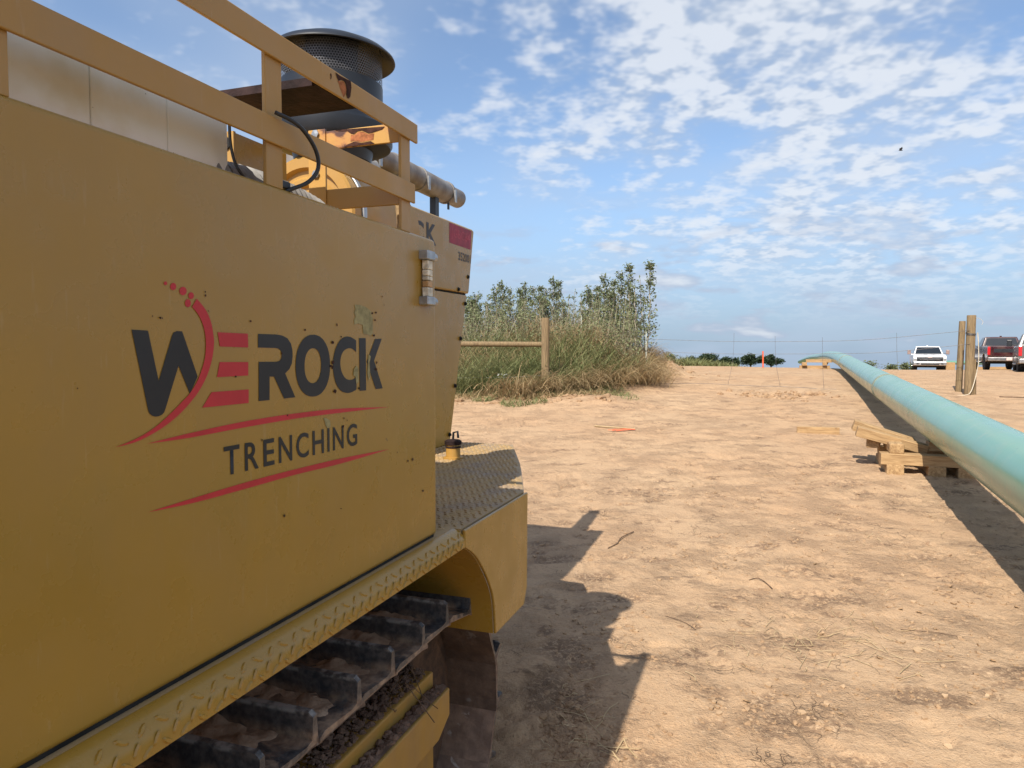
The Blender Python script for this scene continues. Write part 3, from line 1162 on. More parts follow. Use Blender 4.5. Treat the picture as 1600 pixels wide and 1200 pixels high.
# --- air cleaner canister, end face in the sun
ac = VU(-1.375, 1.95, 2.100)
t = MB().lathe([(0.0, -0.006), (0.0478, -0.006), (0.0566, 0.004), (0.0827, 0.004), (0.0914, -0.010), (0.1087, -0.010), (0.1192, 0.003), (0.1375, 0.003),
                (0.1444, -0.014), (0.1740, -0.014), (0.1810, -0.006), (0.1810, 0.03), (0.1740, 0.034), (0.1740, 0.45), (0.0, 0.46)], ac, 'y', 64)
t.build('air_cleaner', 'rail', TR, 35)
t = MB().lathe([(0.1825, 0.036), (0.187, 0.037), (0.187, 0.056), (0.1825, 0.057)], ac, 'y', 64, True)
t.build('band_clamp', 'zinc', TR, 35)

# --- black pre-cleaner with a perforated screen and a wide rain cap
pc = VU(-1.355, 2.07, 0)
def pl(name, prof, mat, n=56, ang=35, closed=False):
    return MB().lathe(prof, pc, 'z', n, closed).build(name, mat, TR, ang)
pl('rain_cap', [(0.0, 2.690), (0.06, 2.688), (0.13, 2.672), (0.185, 2.646), (0.206, 2.628), (0.208, 2.622), (0.204, 2.620), (0.183, 2.637), (0.13, 2.662), (0.06, 2.678), (0.0, 2.680)], 'blacksteel')
pl('cleaner_drum', [(0.166, 2.425), (0.166, 2.537), (0.160, 2.537), (0.160, 2.425)], 'blacksteel', closed=True)
pl('inner_core', [(0.07, 2.43), (0.085, 2.54), (0.085, 2.665), (0.0, 2.67)], 'black', 32)
pl('cleaner_base', [(0.0, 2.325), (0.135, 2.325), (0.19, 2.338), (0.197, 2.35), (0.197, 2.395), (0.185, 2.412), (0.166, 2.424), (0.0, 2.4245)], 'blacksteel')
pl('dust_bowl', [(0.0, 2.255), (0.07, 2.262), (0.125, 2.29), (0.132, 2.324), (0.0, 2.3245)], 'black', 40)
for k in range(2):
    q = R(-118 + 14 * k)
    t = MB().lathe([(0.014, 0), (0.014, 0.004), (0.008, 0.004), (0.008, 0.012), (0, 0.013)], (pc[0] + 0.16 + 0.0 * k, 0, 0), 'z', 12)
    o = MB().tube([(pc[0] + 0.196 * math.cos(q), pc[1] + 0.196 * math.sin(q), 2.352), (pc[0] + 0.206 * math.cos(q), pc[1] + 0.206 * math.sin(q), 2.352)], 0.011, 10)
    o.build('bolt', 'zinc', TR, 40)
# the screen: sheet metal with real hexagonal holes
t = MB()
NC, RS = 116, 0.1645
da = 2 * math.pi / NC
hx = RS * da / math.sqrt(3)
rows = 12
for r_ in range(rows):
    for c_ in range(NC):
        ca = (c_ + 0.5 * (r_ % 2)) * da
        cz = 2.5425 + r_ * hx * 1.5
        o_, i_ = [], []
        for k in range(6):
            q = R(30 + 60 * k)
            o_.append((ca + hx * math.cos(q) / RS, cz + hx * math.sin(q)))
            i_.append((ca + hx * 0.70 * math.cos(q) / RS, cz + hx * 0.70 * math.sin(q)))
        vs = [(pc[0] + RS * math.cos(a), pc[1] + RS * math.sin(a), min(z, 2.66)) for a, z in o_ + i_]
        t.add(vs, [(k, (k + 1) % 6, 6 + (k + 1) % 6, 6 + k) for k in range(6)])
t.build('perforated_screen', 'meshsteel', TR, fix=False)
# paper tag on the drum and a loose wire under the cap
for k, (a0, z0, z1) in enumerate(((-48, 2.462, 2.478), (-41, 2.455, 2.472), (-36, 2.458, 2.466))):
    q = R(a0)
    t = MB().tube([(pc[0] + 0.1668 * math.cos(q), pc[1] + 0.1668 * math.sin(q), z0), (pc[0] + 0.1668 * math.cos(q + 0.02), pc[1] + 0.1668 * math.sin(q + 0.02), z1)], 0.0016, 5)
    t.build('label_scrap', 'tape_a', TR)
t = MB().tube([(pc[0] + 0.185, pc[1] - 0.01, 2.63), (pc[0] + 0.19, pc[1] - 0.012, 2.615), (pc[0] + 0.2, pc[1] - 0.015, 2.602)], 0.0014, 5)
t.build('loose_wire', 'rubber', TR)

# --- exhaust stack laid along the hood
ea = VU(-1.95, 0, 2.690)
t = MB().lathe([(0.0, 2.75), (0.064, 2.76), (0.064, 3.52), (0.068, 3.53), (0.068, 4.255), (0.060, 4.262), (0.060, 4.47), (0.0555, 4.47), (0.0555, 4.2)], (ea[0], ea[1], ea[2]), 'y', 36)
t.build('exhaust_pipe', 'exhaust', TR, 40)
for uu in (3.30, 3.56, 3.87, 4.26):
    t = MB().lathe([(0.0685, uu - 0.012), (0.073, uu - 0.012), (0.073, uu + 0.012), (0.0685, uu + 0.012)], ea, 'y', 36, True)
    cl = t.build('pipe_clamp', 'exhaust', TR, 40)
    t = TB().bx(-1.878, -1.868, uu - 0.01, uu + 0.012, 2.62, 2.70)
    t.build('clamp_lug', 'zinc', cl)
TB().bx(-1.97, -1.93, 4.08, 4.13, 2.395, 2.626).build('pipe_stand', 'black', TR)
TB().bx(-1.93, -1.92, 4.255, 4.27, 2.58, 2.628).build('clamp_stud', 'black', TR)
t = MB().lathe([(0.0, 2.70), (0.11, 2.70), (0.13, 2.72), (0.13, 3.26), (0.11, 3.28), (0.0, 3.28)], VU(-1.97, 0, 2.55), 'y', 36)
t.build('muffler', 'exhaust', TR, 40)

# --- straps and hook hanging at the rail end
for k, (uo, vo, l) in enumerate(((0.0, 0, 0.20), (0.016, -0.01, 0.19), (0.035, 0.004, 0.17))):
    t = MB()
    pts = [VU(-0.935 + vo, 1.735 + uo, 2.07), VU(-0.932 + vo, 1.742 + uo, 2.02), VU(-0.934 + vo, 1.75 + uo * 1.1, 2.07 - l)]
    t.tube(crom(pts, 5), 0.0065, 6)
    t.build('hanging_strap', 'strap', TR, 60)
t = MB().tube(crom([VU(-0.93, 1.735, 2.06), VU(-0.928, 1.76, 2.05), VU(-0.928, 1.785, 2.075), VU(-0.93, 1.78, 2.105), VU(-0.93, 1.755, 2.11), VU(-0.93, 1.74, 2.098)], 6), 0.0045, 6)
t.build('wire_loop', 'strap', TR, 60)
t = MB().tube(crom([VU(-0.932, 1.775, 2.00), VU(-0.93, 1.785, 1.975), VU(-0.93, 1.79, 1.95), VU(-0.93, 1.77, 1.94), VU(-0.93, 1.762, 1.955), VU(-0.93, 1.79, 1.948), VU(-0.93, 1.80, 1.92), VU(-0.932, 1.805, 1.90)], 5), 0.0065, 6)
t.build('snap_hook', 'black', TR, 60)

# --- black cable tie looped round the middle rail
tie = [(-0.872, 1.142, 2.114), (-0.855, 1.19, 2.102), (-0.85, 1.235, 2.07), (-0.853, 1.25, 2.035), (-0.865, 1.235, 2.005), (-0.885, 1.205, 1.985), (-0.90, 1.19, 1.974)]
t = MB().tube([VU(*q) for q in crom(tie, 7)], 0.0042, 8)
t.build('cable_tie', 'black', TR, 60)
tie2 = [(-0.935, 1.09, 2.10), (-0.94, 1.098, 2.05), (-0.94, 1.115, 2.01), (-0.93, 1.145, 1.985), (-0.91, 1.18, 1.975)]
t = MB().tube([VU(*q) for q in crom(tie2, 6)], 0.0028, 6)
t.build('cable_tie', 'black', TR, 60)
TB().bx(-0.905, -0.888, 1.178, 1.208, 1.984, 1.999).build('tie_head', 'black', TR, None, 0.003)

# --- grab handle wrapped in worn tape
for z0, z1 in ((1.912, 1.937), (1.789, 1.812)):
    t = TB().bx(PV - 0.002, PV + 0.028, 1.752, 1.800, z0, z1)
    br = t.build('handle_bracket', 'zinc', TR, None, 0.003)
    t = TB().lathe([(0.012, -0.01), (0.012, 0.018), (0, 0.019)], VU(PV + 0.012, 1.806, (z0 + z1) / 2), 'y', 14)
    t.build('bracket_knob', 'zinc', br, 40)
hz = [1.812, 1.838, 1.856, 1.868, 1.886, 1.912]
for k in range(5):
    t = TB().bx(PV + 0.004, PV + 0.022, 1.764, 1.794, hz[k] + 0.0006, hz[k + 1] - 0.0006)
    t.build('handle_wrap', 'tape_b' if k == 1 else 'tape_a', TR, None, 0.002)

# --- lettering and emblem on the cabinet, traced as thin vinyl
DZ = PV + 0.0009


def px_panel(x, y, v=PV):
    """a point measured on the 3x enlargement of the emblem, laid on the panel (u, z)"""
    px, py = 160 + x / 3.0, 420 + y / 3.0
    p = math.atan(52 / 1110.0)
    a, b = (px - 800) / 1110.0, (600 - py) / 1110.0
    r = np.array([a, math.cos(p) + b * math.sin(p), -math.sin(p) + b * math.cos(p)])
    k = v / (r[0] * NV[0] + r[1] * NV[1])
    return (k * (r[0] * DV[0] + r[1] * DV[1]), 1.664 + k * r[2])


def decal(name, pts, mat, v=None, raw=False, parent=None):
    v = DZ if v is None else v
    q = pts if raw else [px_panel(*p) for p in pts]
    t = MB().add([VU(v, a, b) for a, b in q], [tuple(range(len(q)))])
    o = t.build(name, mat, parent or TR, fix=False)
    return o


W_ = [(135, 285), (212, 290), (262, 525), (325, 312), (333, 298), (348, 292), (372, 293), (445, 505), (408, 585), (355, 455), (294, 655), (288, 672), (277, 684), (262, 691), (247, 693), (232, 689), (220, 679), (213, 665)]
decal('letter', W_, 'decal_black')
arc = crom([(440, 140), (480, 190), (505, 245), (518, 310), (520, 360), (510, 430), (488, 500), (455, 565), (415, 620), (360, 680), (300, 730), (230, 775), (150, 813), (58, 836)], 4)
arc += crom([(58, 836), (130, 808), (200, 772), (260, 730), (320, 675), (370, 624), (410, 580), (445, 520), (470, 450), (480, 400), (482, 340), (475, 285), (460, 240), (442, 208), (418, 178)], 4)[1:]
decal('red_arc', arc, 'decal_red', DZ + 0.0004)
for (x, y, rx, ry) in ((294, 68, 8, 9), (330, 83, 14, 17), (376, 104, 17, 20), (414, 126, 13, 16), (399, 161, 14, 19)):
    decal('red_dot', [(x + rx * math.cos(2 * math.pi * k / 24), y + ry * math.sin(2 * math.pi * k / 24)) for k in range(24)], 'decal_red')
for bar in ([(538, 297), (680, 304), (682, 369), (549, 364)], [(548, 437), (682, 437), (682, 500), (535, 508)], [(510, 578), (684, 565), (684, 629), (466, 651)]):
    decal('red_bar', bar, 'decal_red')
R_ = [(728, 305), (815, 308), (842, 313), (866, 326), (882, 350), (889, 380), (890, 412), (886, 445), (875, 470), (855, 490), (903, 602), (850, 608), (803, 505), (782, 505), (782, 615), (731, 620), (731, 436), (812, 436), (828, 432), (837, 420), (839, 403), (836, 385), (824, 374), (808, 371), (728, 369)]
decal('letter', R_, 'decal_black')
t = MB()
n = 44
vs = []
for (rx, ry) in ((81, 145), (39, 82)):
    for k in range(n):
        q = 2 * math.pi * k / n
        e = 0.92
        c, s_ = math.cos(q), math.sin(q)
        vs.append(VU(DZ, *px_panel(985 + rx * math.copysign(abs(c) ** e, c), 454 + ry * math.copysign(abs(s_) ** e, s_) - 2 * c)))
t.add(vs, [(k, (k + 1) % n, n + (k + 1) % n, n + k) for k in range(n)])
t.build('letter', 'decal_black', TR, fix=False)
C_ = crom([(1188, 336), (1165, 321), (1140, 318), (1115, 332), (1095, 366), (1083, 410), (1080, 450), (1083, 495), (1095, 540), (1115, 570), (1145, 582), (1170, 577), (1190, 565)], 4)
C_ += crom([(1190, 506), (1168, 520), (1142, 516), (1123, 490), (1114, 450), (1117, 412), (1129, 386), (1150, 373), (1170, 375), (1188, 390)], 4)
decal('letter', C_, 'decal_black')
decal('letter', [(1202, 325), (1233, 325), (1235, 570), (1205, 572)], 'decal_black')
decal('letter', [(1277, 328), (1308, 328), (1272, 430), (1313, 560), (1280, 564), (1238, 435)], 'decal_black', DZ)
sw1 = crom([(205, 820), (400, 772), (650, 718), (900, 678), (1120, 655), (1345, 648)], 6) + crom([(1345, 648), (1120, 674), (900, 703), (650, 746), (400, 793), (205, 820)], 6)[1:-1]
decal('red_stripe', sw1, 'decal_red')
sw2 = crom([(212, 1141), (430, 1073), (680, 998), (900, 940), (1120, 888), (1345, 845)], 6) + crom([(1345, 845), (1120, 912), (900, 966), (680, 1028), (430, 1096), (212, 1141)], 6)[1:-1]
decal('red_stripe', sw2, 'decal_red')


def text_mesh(s, offset=0.0):
    cu = bpy.data.curves.new('txt', 'FONT')
    cu.body = s
    cu.size = 1.0
    cu.offset = offset
    cu.resolution_u = 4
    ob = bpy.data.objects.new('txt', cu)
    COL.objects.link(ob)
    dg = bpy.context.evaluated_depsgraph_get()
    me = bpy.data.meshes.new_from_object(ob.evaluated_get(dg))
    bpy.data.objects.remove(ob)
    bpy.data.curves.remove(cu)
    co = np.zeros(len(me.vertices) * 3)
    me.vertices.foreach_get('co', co)
    return me, co.reshape(-1, 3)


def place_text(name, s, u0, u1, z0, z1, v, mat, offset=0.0, zfn=None):
    me, co = text_mesh(s, offset)
    lo, hi = co.min(0), co.max(0)
    uu = u0 + (co[:, 0] - lo[0]) / (hi[0] - lo[0]) * (u1 - u0)
    w = (co[:, 1] - lo[1]) / (hi[1] - lo[1])
    zz = z0 + w * (z1 - z0)
    out = np.stack([np.full(len(uu), v - V0), uu - U0, zz], -1)
    me.vertices.foreach_set('co', out.ravel())
    me.materials.clear()
    me.materials.append(M[mat])
    me.update()
    o = bpy.data.objects.new(name, me)
    COL.objects.link(o)
    o.parent = TR
    return o


word = 'TRENCHING'
wd = dict(T=0.82, R=0.78, E=0.66, N=0.86, C=0.86, H=0.84, I=0.16, G=0.90)
tot = sum(wd[c] for c in word)
u_a, u_b = 0.996, 1.430
gap = 0.0135
k_ = (u_b - u_a - gap * (len(word) - 1)) / tot
uu = u_a
for ch in word:
    w = wd[ch] * k_
    place_text('letter', ch, uu, uu + w, 1.4455, 1.4965, DZ, 'decal_black', 0.012)
    uu += w + gap

# hood writing
place_text('letter', 'C', 3.27, 3.385, 2.228, 2.335, HV + 0.001, 'decal_grey', 0.03)
place_text('letter', 'K', 3.415, 3.535, 2.232, 2.342, HV + 0.001, 'decal_grey', 0.03)
decal('red_placard', [(3.708, 2.388), (4.035, 2.391), (4.020, 2.276), (3.708, 2.275)], 'decal_dred', HV + 0.001, True)
place_text('placard_letters', 'JGBC84', 3.735, 4.005, 2.298, 2.366, HV + 0.002, 'decal_mred', 0.01)
place_text('serial_number', '352001', 3.835, 4.018, 2.192, 2.242, HV + 0.001, 'decal_grey', 0.02)

# paint scars: a peeled patch, chips and a few rust runs
decal('paint_scar', [(1180, 168), (1205, 170), (1235, 180), (1258, 200), (1266, 235), (1266, 300), (1258, 312), (1222, 305), (1218, 262), (1195, 255), (1180, 262), (1178, 240), (1186, 225), (1178, 205), (1185, 190)], 'primer')
decal('paint_scar', [(1035, 700), (1048, 700), (1066, 712), (1068, 740), (1055, 748), (1045, 735), (1040, 715)], 'primer')
decal('paint_scar', [(1176, 470), (1190, 452), (1198, 470), (1199, 530), (1188, 540), (1184, 505), (1174, 500)], 'primer', DZ + 0.0005)
decal('paint_scar', [(1245, 400), (1256, 410), (1250, 440), (1254, 500), (1246, 525), (1240, 490)], 'primer', DZ + 0.0005)
chips = [(232, 222, 5), (268, 229, 5), (277, 231, 5), (481, 125, 6), (479, 108, 4), (494, 198, 4), (692, 245, 5), (948, 287, 5), (1097, 262, 7), (838, 396, 5), (1078, 345, 7), (1077, 440, 9),
         (1076, 462, 8), (1068, 455, 6), (1088, 575, 9), (1200, 560, 5), (1262, 208, 5), (1280, 205, 4), (1276, 240, 4), (1270, 312, 5), (1283, 440, 5), (1280, 470, 6), (1310, 130, 3), (1318, 170, 3),
         (1452, 893, 6), (1430, 900, 4), (850, 1157, 7), (865, 686, 5), (622, 505, 4), (745, 803, 6), (1130, 700, 5), (1145, 710, 4), (1128, 738, 6), (1117, 318, 4), (-120, 560, 4), (1380, 860, 3), (1116, 1124, 3), (1500, 1040, 5)]
for (x, y, r) in chips:
    n = 7
    ph = random.random() * 6
    e = 0.5 + random.random()
    decal('paint_chip', [(x + r * e * 0.8 * (0.7 + 0.5 * random.random()) * math.cos(ph + 2 * math.pi * k / n), y + r * (0.8 + 0.5 * random.random()) * math.sin(ph + 2 * math.pi * k / n)) for k in range(n)],
          'rustpatch', DZ + 0.0007)


def px_any(px, py, v):
    return px_panel((px - 160) * 3.0, (py - 420) * 3.0, v)


rp = [(790, 700), (850, 745), (990, 815), (1000, 900), (985, 1020), (965, 1045), (945, 1040), (930, 990), (935, 930), (925, 860), (900, 815), (860, 800), (830, 812), (808, 770)]
decal('rust_patch', [px_any(430 + a / 8.42, 30 + b / 8.42, RV) for a, b in rp], 'rustpatch', RV + 0.0008, True)
rp = [(720, 716), (735, 716), (740, 750), (733, 790), (724, 790), (726, 750)]
decal('rust_patch', [px_any(430 + a / 8.42, 30 + b / 8.42, RV) for a, b in rp], 'rustpatch', RV + 0.0008, True)
rp = [(815, 810), (900, 820), (930, 900), (925, 1000), (960, 1060), (930, 1085), (880, 1060), (840, 990), (820, 900)]
decal('rust_stain', [px_any(430 + a / 8.42, 30 + b / 8.42, RV) for a, b in rp[:3] + [(934, 960)] + [(900, 1030), (872, 960), (850, 900), (838, 850)]], 'rusthalo', RV + 0.0004, True)


def px_end(px, py, u):
    """a point in the picture of the end frame, laid on its near face (v, z)"""
    p = math.atan(52 / 1110.0)
    a, b = (px - 800) / 1110.0, (600 - py) / 1110.0
    r = np.array([a, math.cos(p) + b * math.sin(p), -math.sin(p) + b * math.cos(p)])
    k = u / (r[0] * DV[0] + r[1] * DV[1])
    return (k * (r[0] * NV[0] + r[1] * NV[1]), 1.664 + k * r[2])


def decal_end(name, pts, mat, u):
    q = [px_end(520 + a / 7.27, 180 + b / 7.27, u) for a, b in pts]
    MB().add([VU(v, u, min(max(z, 2.2055), 2.2525)) for v, z in q], [tuple(range(len(q)))]).build(name, mat, TR, fix=False)


decal_end('rust_patch', [(10, 168), (160, 158), (590, 128), (560, 160), (440, 200), (400, 205), (330, 172), (280, 182), (240, 215), (205, 208), (165, 180), (60, 180)], 'rustpatch', UE - 0.0032)
decal_end('rust_patch', [(120, 358), (170, 330), (240, 300), (330, 312), (430, 293), (475, 322), (440, 332)], 'rustpatch', UE - 0.0032)
decal_end('rust_stain', [(205, 225), (245, 225), (290, 190), (340, 185), (400, 215), (470, 205), (460, 280), (420, 285), (330, 303), (240, 290), (200, 300)], 'rusthalo', UE - 0.0027)

# --- crawler track: single-bar shoes along an idler and a top run
IC, IZ, IR = 2.05, 0.39, 0.398
PITCH = 0.177
VO, VI = -0.92, -1.40


def shoe_mesh():
    # section in (s along, h out): plate with a tall bar at its leading edge
    sec = [(-0.092, 0.0), (-0.092, 0.012), (-0.070, 0.020), (0.040, 0.013), (0.062, 0.018), (0.066, 0.078), (0.080, 0.080), (0.084, 0.016), (0.100, 0.004), (0.100, -0.006), (0.060, 0.001)]
    t = MB()
    n = len(sec)
    vs = []
    secs = [(0.0, 0.0, 1.0), (-0.012, 0.0, 1.0), (-0.46, 0.0, 1.0), (-0.48, 0.0, 1.0)]
    for i, (x, _, k) in enumerate(secs):
        for (s_, h) in sec:
            hh = h
            if i in (0, 3) and h > 0.06:
                hh = h - 0.010
            vs.append((x, s_, hh))
    fs = [tuple(range(n))[::-1], tuple(range(3 * n, 4 * n))]
    for i in range(3):
        for k in range(n):
            fs.append((i * n + k, i * n + (k + 1) % n, (i + 1) * n + (k + 1) % n, (i + 1) * n + k))
    t.add(vs, fs)
    return t.mesh('track_shoe', 'track')


SHOE = shoe_mesh()


def track_at(s):
    """s measured from the top of the idler; negative back along the top run -> (u, z, angle)"""
    if s <= 0:
        sag = 0.010 * math.sin(min(1.0, -s / 1.6) * math.pi)
        return IC + s, IZ + IR + 0.006 - sag + 0.022 * max(0, (-s - 0.8)) * 0.4, 0.0
    a = s / IR
    if a < math.pi:
        return IC + IR * math.sin(a), IZ + IR * math.cos(a), -a
    return IC - (s - math.pi * IR), IZ - IR, -math.pi


def mud_cake(seed, w0, w1, s0, s1, hgt):
    rg = np.random.default_rng(seed)
    nx, ny = 40, 16
    t = MB()
    vs = []
    ox, oy = rg.random(2) * 50
    for j in range(ny):
        for i in range(nx):
            a, b = i / (nx - 1), j / (ny - 1)
            x = w0 + (w1 - w0) * a
            s_ = s0 + (s1 - s0) * b
            e = min(a, 1 - a) * 7 + 0.9 * (sn(b * 5 + ox, a * 9 + oy) - 0.5)
            e = min(1.0, max(0.0, e))
            m_ = e * e * (3 - 2 * e) * min(1, b * 4)
            nn = float(fbm(np.array(a * 4 + ox), np.array(b * 2 + oy), 3)) * 2.0
            n2 = float(fbm(np.array(a * 22 + ox), np.array(b * 9 + oy), 3))
            h = hgt * m_ * max(0.0, 0.45 + 1.3 * nn) * (0.35 + 0.65 * b) + 0.016 * n2 * m_
            vs.append((x, s_, 0.011 + h + (0.0 if m_ > 0.02 else -0.012)))
    fs = [(j * nx + i, j * nx + i + 1, (j + 1) * nx + i + 1, (j + 1) * nx + i) for j in range(ny - 1) for i in range(nx - 1)]
    t.add(vs, fs)
    return t


mud_i = 0
for k in range(-13, 14):
    s = k * PITCH + 0.075
    u, z, a = track_at(s)
    if k > 11:
        pass
    o = bpy.data.objects.new('track_shoe', SHOE)
    COL.objects.link(o)
    o.parent = TR
    o.location = VU(VO + (random.random() - 0.5) * 0.006, u, z)
    o.rotation_euler = (a, 0, (random.random() - 0.5) * 0.008)
    if -9 < k < 1:
        mud_i += 1
        st = random.random()
        mk = mud_cake(mud_i, -0.47, -0.012 - 0.10 * st, -0.088, 0.060, 0.022)
        mo = mk.build('mud_cake', 'mud', None, 50, fix=False)
        mo.parent = o
        mo['kind'] = 'stuff'

# track frame, idler wheel, side beams
t = MB().lathe([(0.08, -0.07), (0.33, -0.07), (0.345, -0.05), (0.385, -0.05), (0.385, 0.05), (0.345, 0.05), (0.33, 0.07), (0.08, 0.07)], VU(-1.16, IC, IZ), 'x', 48)
t.build('idler_wheel', 'idler', TR, 40)
t = TB()
t.side([(-0.8, 0.20), (2.05, 0.20), (2.09, 0.26), (2.09, 0.605), (-0.8, 0.605)], -1.30, -1.005)
t.build('track_frame', 'frame', TR, None, 0.006)
t = TB()
t.side([(-0.8, 0.415), (2.02, 0.415), (2.105, 0.46), (2.105, 0.552), (-0.8, 0.552)], -1.004, -0.952)
t.build('frame_beam', 'frame', TR, None, 0.006)
t = TB()
t.side([(-0.8, 0.06), (1.96, 0.06), (1.96, 0.414), (-0.8, 0.414)], -1.15, -0.99)
t.build('roller_guard', 'frame', TR, None, 0.006)


def lumps(n, fn, rmin, rmax, seed, flat=0.7, onground=False):
    """many crumbs of soil in one mesh"""
    rg = np.random.default_rng(seed)
    bm = bmesh.new()
    bmesh.ops.create_icosphere(bm, subdivisions=1, radius=1)
    bv = np.array([v.co[:] for v in bm.verts])
    bf = [tuple(v.index for v in f.verts) for f in bm.faces]
    bm.free()
    V, Fc = [], []
    ps = [p for p in (fn(rg) for _ in range(n)) if p is not None]
    if onground:
        A = np.array(ps)
        A[:, 2] += ground(A[:, 0], A[:, 1]) + relief(A[:, 0], A[:, 1])
        ps = list(A)
    for p in ps:
        r = rmin + (rmax - rmin) * rg.random() ** 3
        sc = r * (0.65 + 0.7 * rg.random(3))
        sc[2] *= flat
        q = bv * sc * (0.75 + 0.5 * rg.random((len(bv), 1)))
        a = rg.random() * 6.28
        ca, sa = math.cos(a), math.sin(a)
        q = np.stack([q[:, 0] * ca - q[:, 1] * sa, q[:, 0] * sa + q[:, 1] * ca, q[:, 2]], -1) + np.array(p)
        o = len(V) * len(bv)
        V.append(q)
        Fc += [tuple(j + o for j in f) for f in bf]
    t = MB()
    t.v = [tuple(x) for x in np.concatenate(V)]
    t.f = Fc
    return t


def on_ledge(rg):
    u = -0.2 + 2.28 * rg.random()
    if rg.random() < 0.72:
        v = -1.022 - 0.13 * rg.random()
        return VU(v, u, 0.604 + 0.05 * rg.random() * (0.1 + abs(v + 1.022) * 7))
    v = -0.966 - 0.034 * rg.random()
    return VU(v, u, 0.555 + 0.008 * rg.random())


lumps(5200, on_ledge, 0.003, 0.015, 3).build('crumbled_soil', 'darkmud', TR, fix=False)['kind'] = 'stuff'
t = TB()
nx = 140
vs = []
rgm = np.random.default_rng(9)
for i in range(nx):
    u = -0.2 + 2.295 * i / (nx - 1)
    for j, (v, h) in enumerate(((-1.001, 0.001), (-0.990, 0.012), (-0.972, 0.014), (-0.958, 0.004))):
        vs.append(VU(v, u, 0.5525 + h * (0.3 + 0.7 * sn(u * 30.0, j * 1.7)) + 0.001))
t.add(vs, [(i * 4 + j, i * 4 + j + 1, (i + 1) * 4 + j + 1, (i + 1) * 4 + j) for i in range(nx - 1) for j in range(3)])
t.build('packed_soil', 'darkmud', TR, 60, fix=False)['kind'] = 'stuff'
# tangled roots caught in the track
t = MB()
rgm = np.random.default_rng(21)
for k in range(9):
    p = np.array([-0.985 - 0.05 * rgm.random(), 1.82 + 0.25 * rgm.random(), 0.63 + 0.05 * rgm.random()])
    pts = [p]
    d_ = rgm.normal(size=3) * 0.014
    for j in range(5):
        d_ = d_ * 0.8 + rgm.normal(size=3) * 0.010 + np.array([0.002, 0, -0.004])
        pts.append(pts[-1] + d_)
    t.tube([VU(*q) for q in pts], 0.0016, 4)
t.build('caught_roots', 'twig', TR, fix=False)['kind'] = 'stuff'

# ------------------------------------------------------------------ the green pipeline string
PR = 0.275


def pipe_c(y):
    """centre line of the pipe string at depth y"""
    return (1.81 + 0.4028 * y, y, 0.572 + 0.0238 * y)


path = [pipe_c(y) for y in (-4, -2, 0, 2, 4, 6, 8, 10, 12, 14, 16, 18)]
path += [(1.81 + 0.4028 * y, y, z) for y, z in ((22, 1.10), (26, 1.205), (30, 1.295), (34, 1.345), (40, 1.36), (48, 1.30), (60, 1.14))] + [(29.6, 70, 0.99), (33.3, 80, 0.76), (38.5, 95, 0.2)]
PATH = crom(path, 8)
_pl = np.array(PATH)


def build_pipe():
    root = empty('pipeline', (float(path[4][0]), float(path[4][1]), 0.0))
    tag(root, 'long sea green coated steel pipe laid on timber skids up the slope', 'pipe')
    off = np.array([path[4][0], path[4][1], 0.0])
    yw = 14.3
    for (a, b) in ((-9, yw), (yw, 26.5), (26.5, 999)):
        m = (_pl[:, 1] >= a - 0.05) & (_pl[:, 1] <= b + 0.05)
        seg = _pl[m]
        if a > -5:
            i = np.where(m)[0][0]
            f = (a - _pl[i - 1, 1]) / (_pl[i, 1] - _pl[i - 1, 1])
            seg = np.vstack([_pl[i - 1] * (1 - f) + _pl[i] * f, seg[seg[:, 1] > a + 1e-6]])
        if b < 900:
            i = np.where(m)[0][-1]
            f = (b - _pl[i, 1]) / (_pl[i + 1, 1] - _pl[i, 1])
            seg = np.vstack([seg[seg[:, 1] < b - 1e-6], _pl[i] * (1 - f) + _pl[i + 1] * f])
        t = MB().tube([tuple(p - off) for p in seg], PR, 64)
        t.build('pipe_joint', 'pipe', root, 40)
    for y in (yw, 26.5):
        i = int(np.searchsorted(_pl[:, 1], y))
        f = (y - _pl[i - 1, 1]) / (_pl[i, 1] - _pl[i - 1, 1])
        c = _pl[i - 1] * (1 - f) + _pl[i] * f - off
        d_ = _pl[i] - _pl[i - 1]
        d_ = d_ / np.linalg.norm(d_)
        ks = [(-0.11, 0.0005), (-0.10, 0.009), (-0.03, 0.009), (-0.02, 0.003), (-0.008, 0.014), (0.008, 0.014), (0.02, 0.003), (0.03, 0.009), (0.10, 0.009), (0.11, 0.0005)]
        t = MB().tube([tuple(c + d_ * s_) for s_, _ in ks], [PR + h for _, h in ks], 64)
        t.build('weld_band', 'weld', root, 40)


build_pipe()


# ------------------------------------------------------------------ timbers
def timber(p0, p1, w, h, label, group=None, cham=0.006, roll=0.0, name='timber_skid', mat='timber'):
    """a sawn timber whose top-middle line runs from p0 to p1"""
    p0, p1 = Vector(p0), Vector(p1)
    d_ = p1 - p0
    L = d_.length
    t = MB().box(-L / 2, L / 2, -w / 2, w / 2, -h, 0)
    for i, q in enumerate(t.v):
        t.v[i] = (q[0] + random.uniform(-0.006, 0.006), q[1] + random.uniform(-0.005, 0.005), q[2] + random.uniform(-0.004, 0.004))
    o = t.build(name, mat, None, None, cham, 2)
    o.location = (p0 + p1) / 2
    o.rotation_mode = 'XYZ'
    o.rotation_euler = (roll, -math.asin(d_.z / L), math.atan2(d_.y, d_.x))
    return tag(o, label, 'timber', group)


EX = np.array([0.943, -0.333])
EP = np.array([0.333, 0.943])
A0 = np.array([4.80, 8.83])
G1 = 'timbers of the near skid stack under the pipe'
TH, TW = 0.135, 0.195


def at2(a, b):
    q = A0 + EX * a + EP * b
    return float(q[0]), float(q[1])


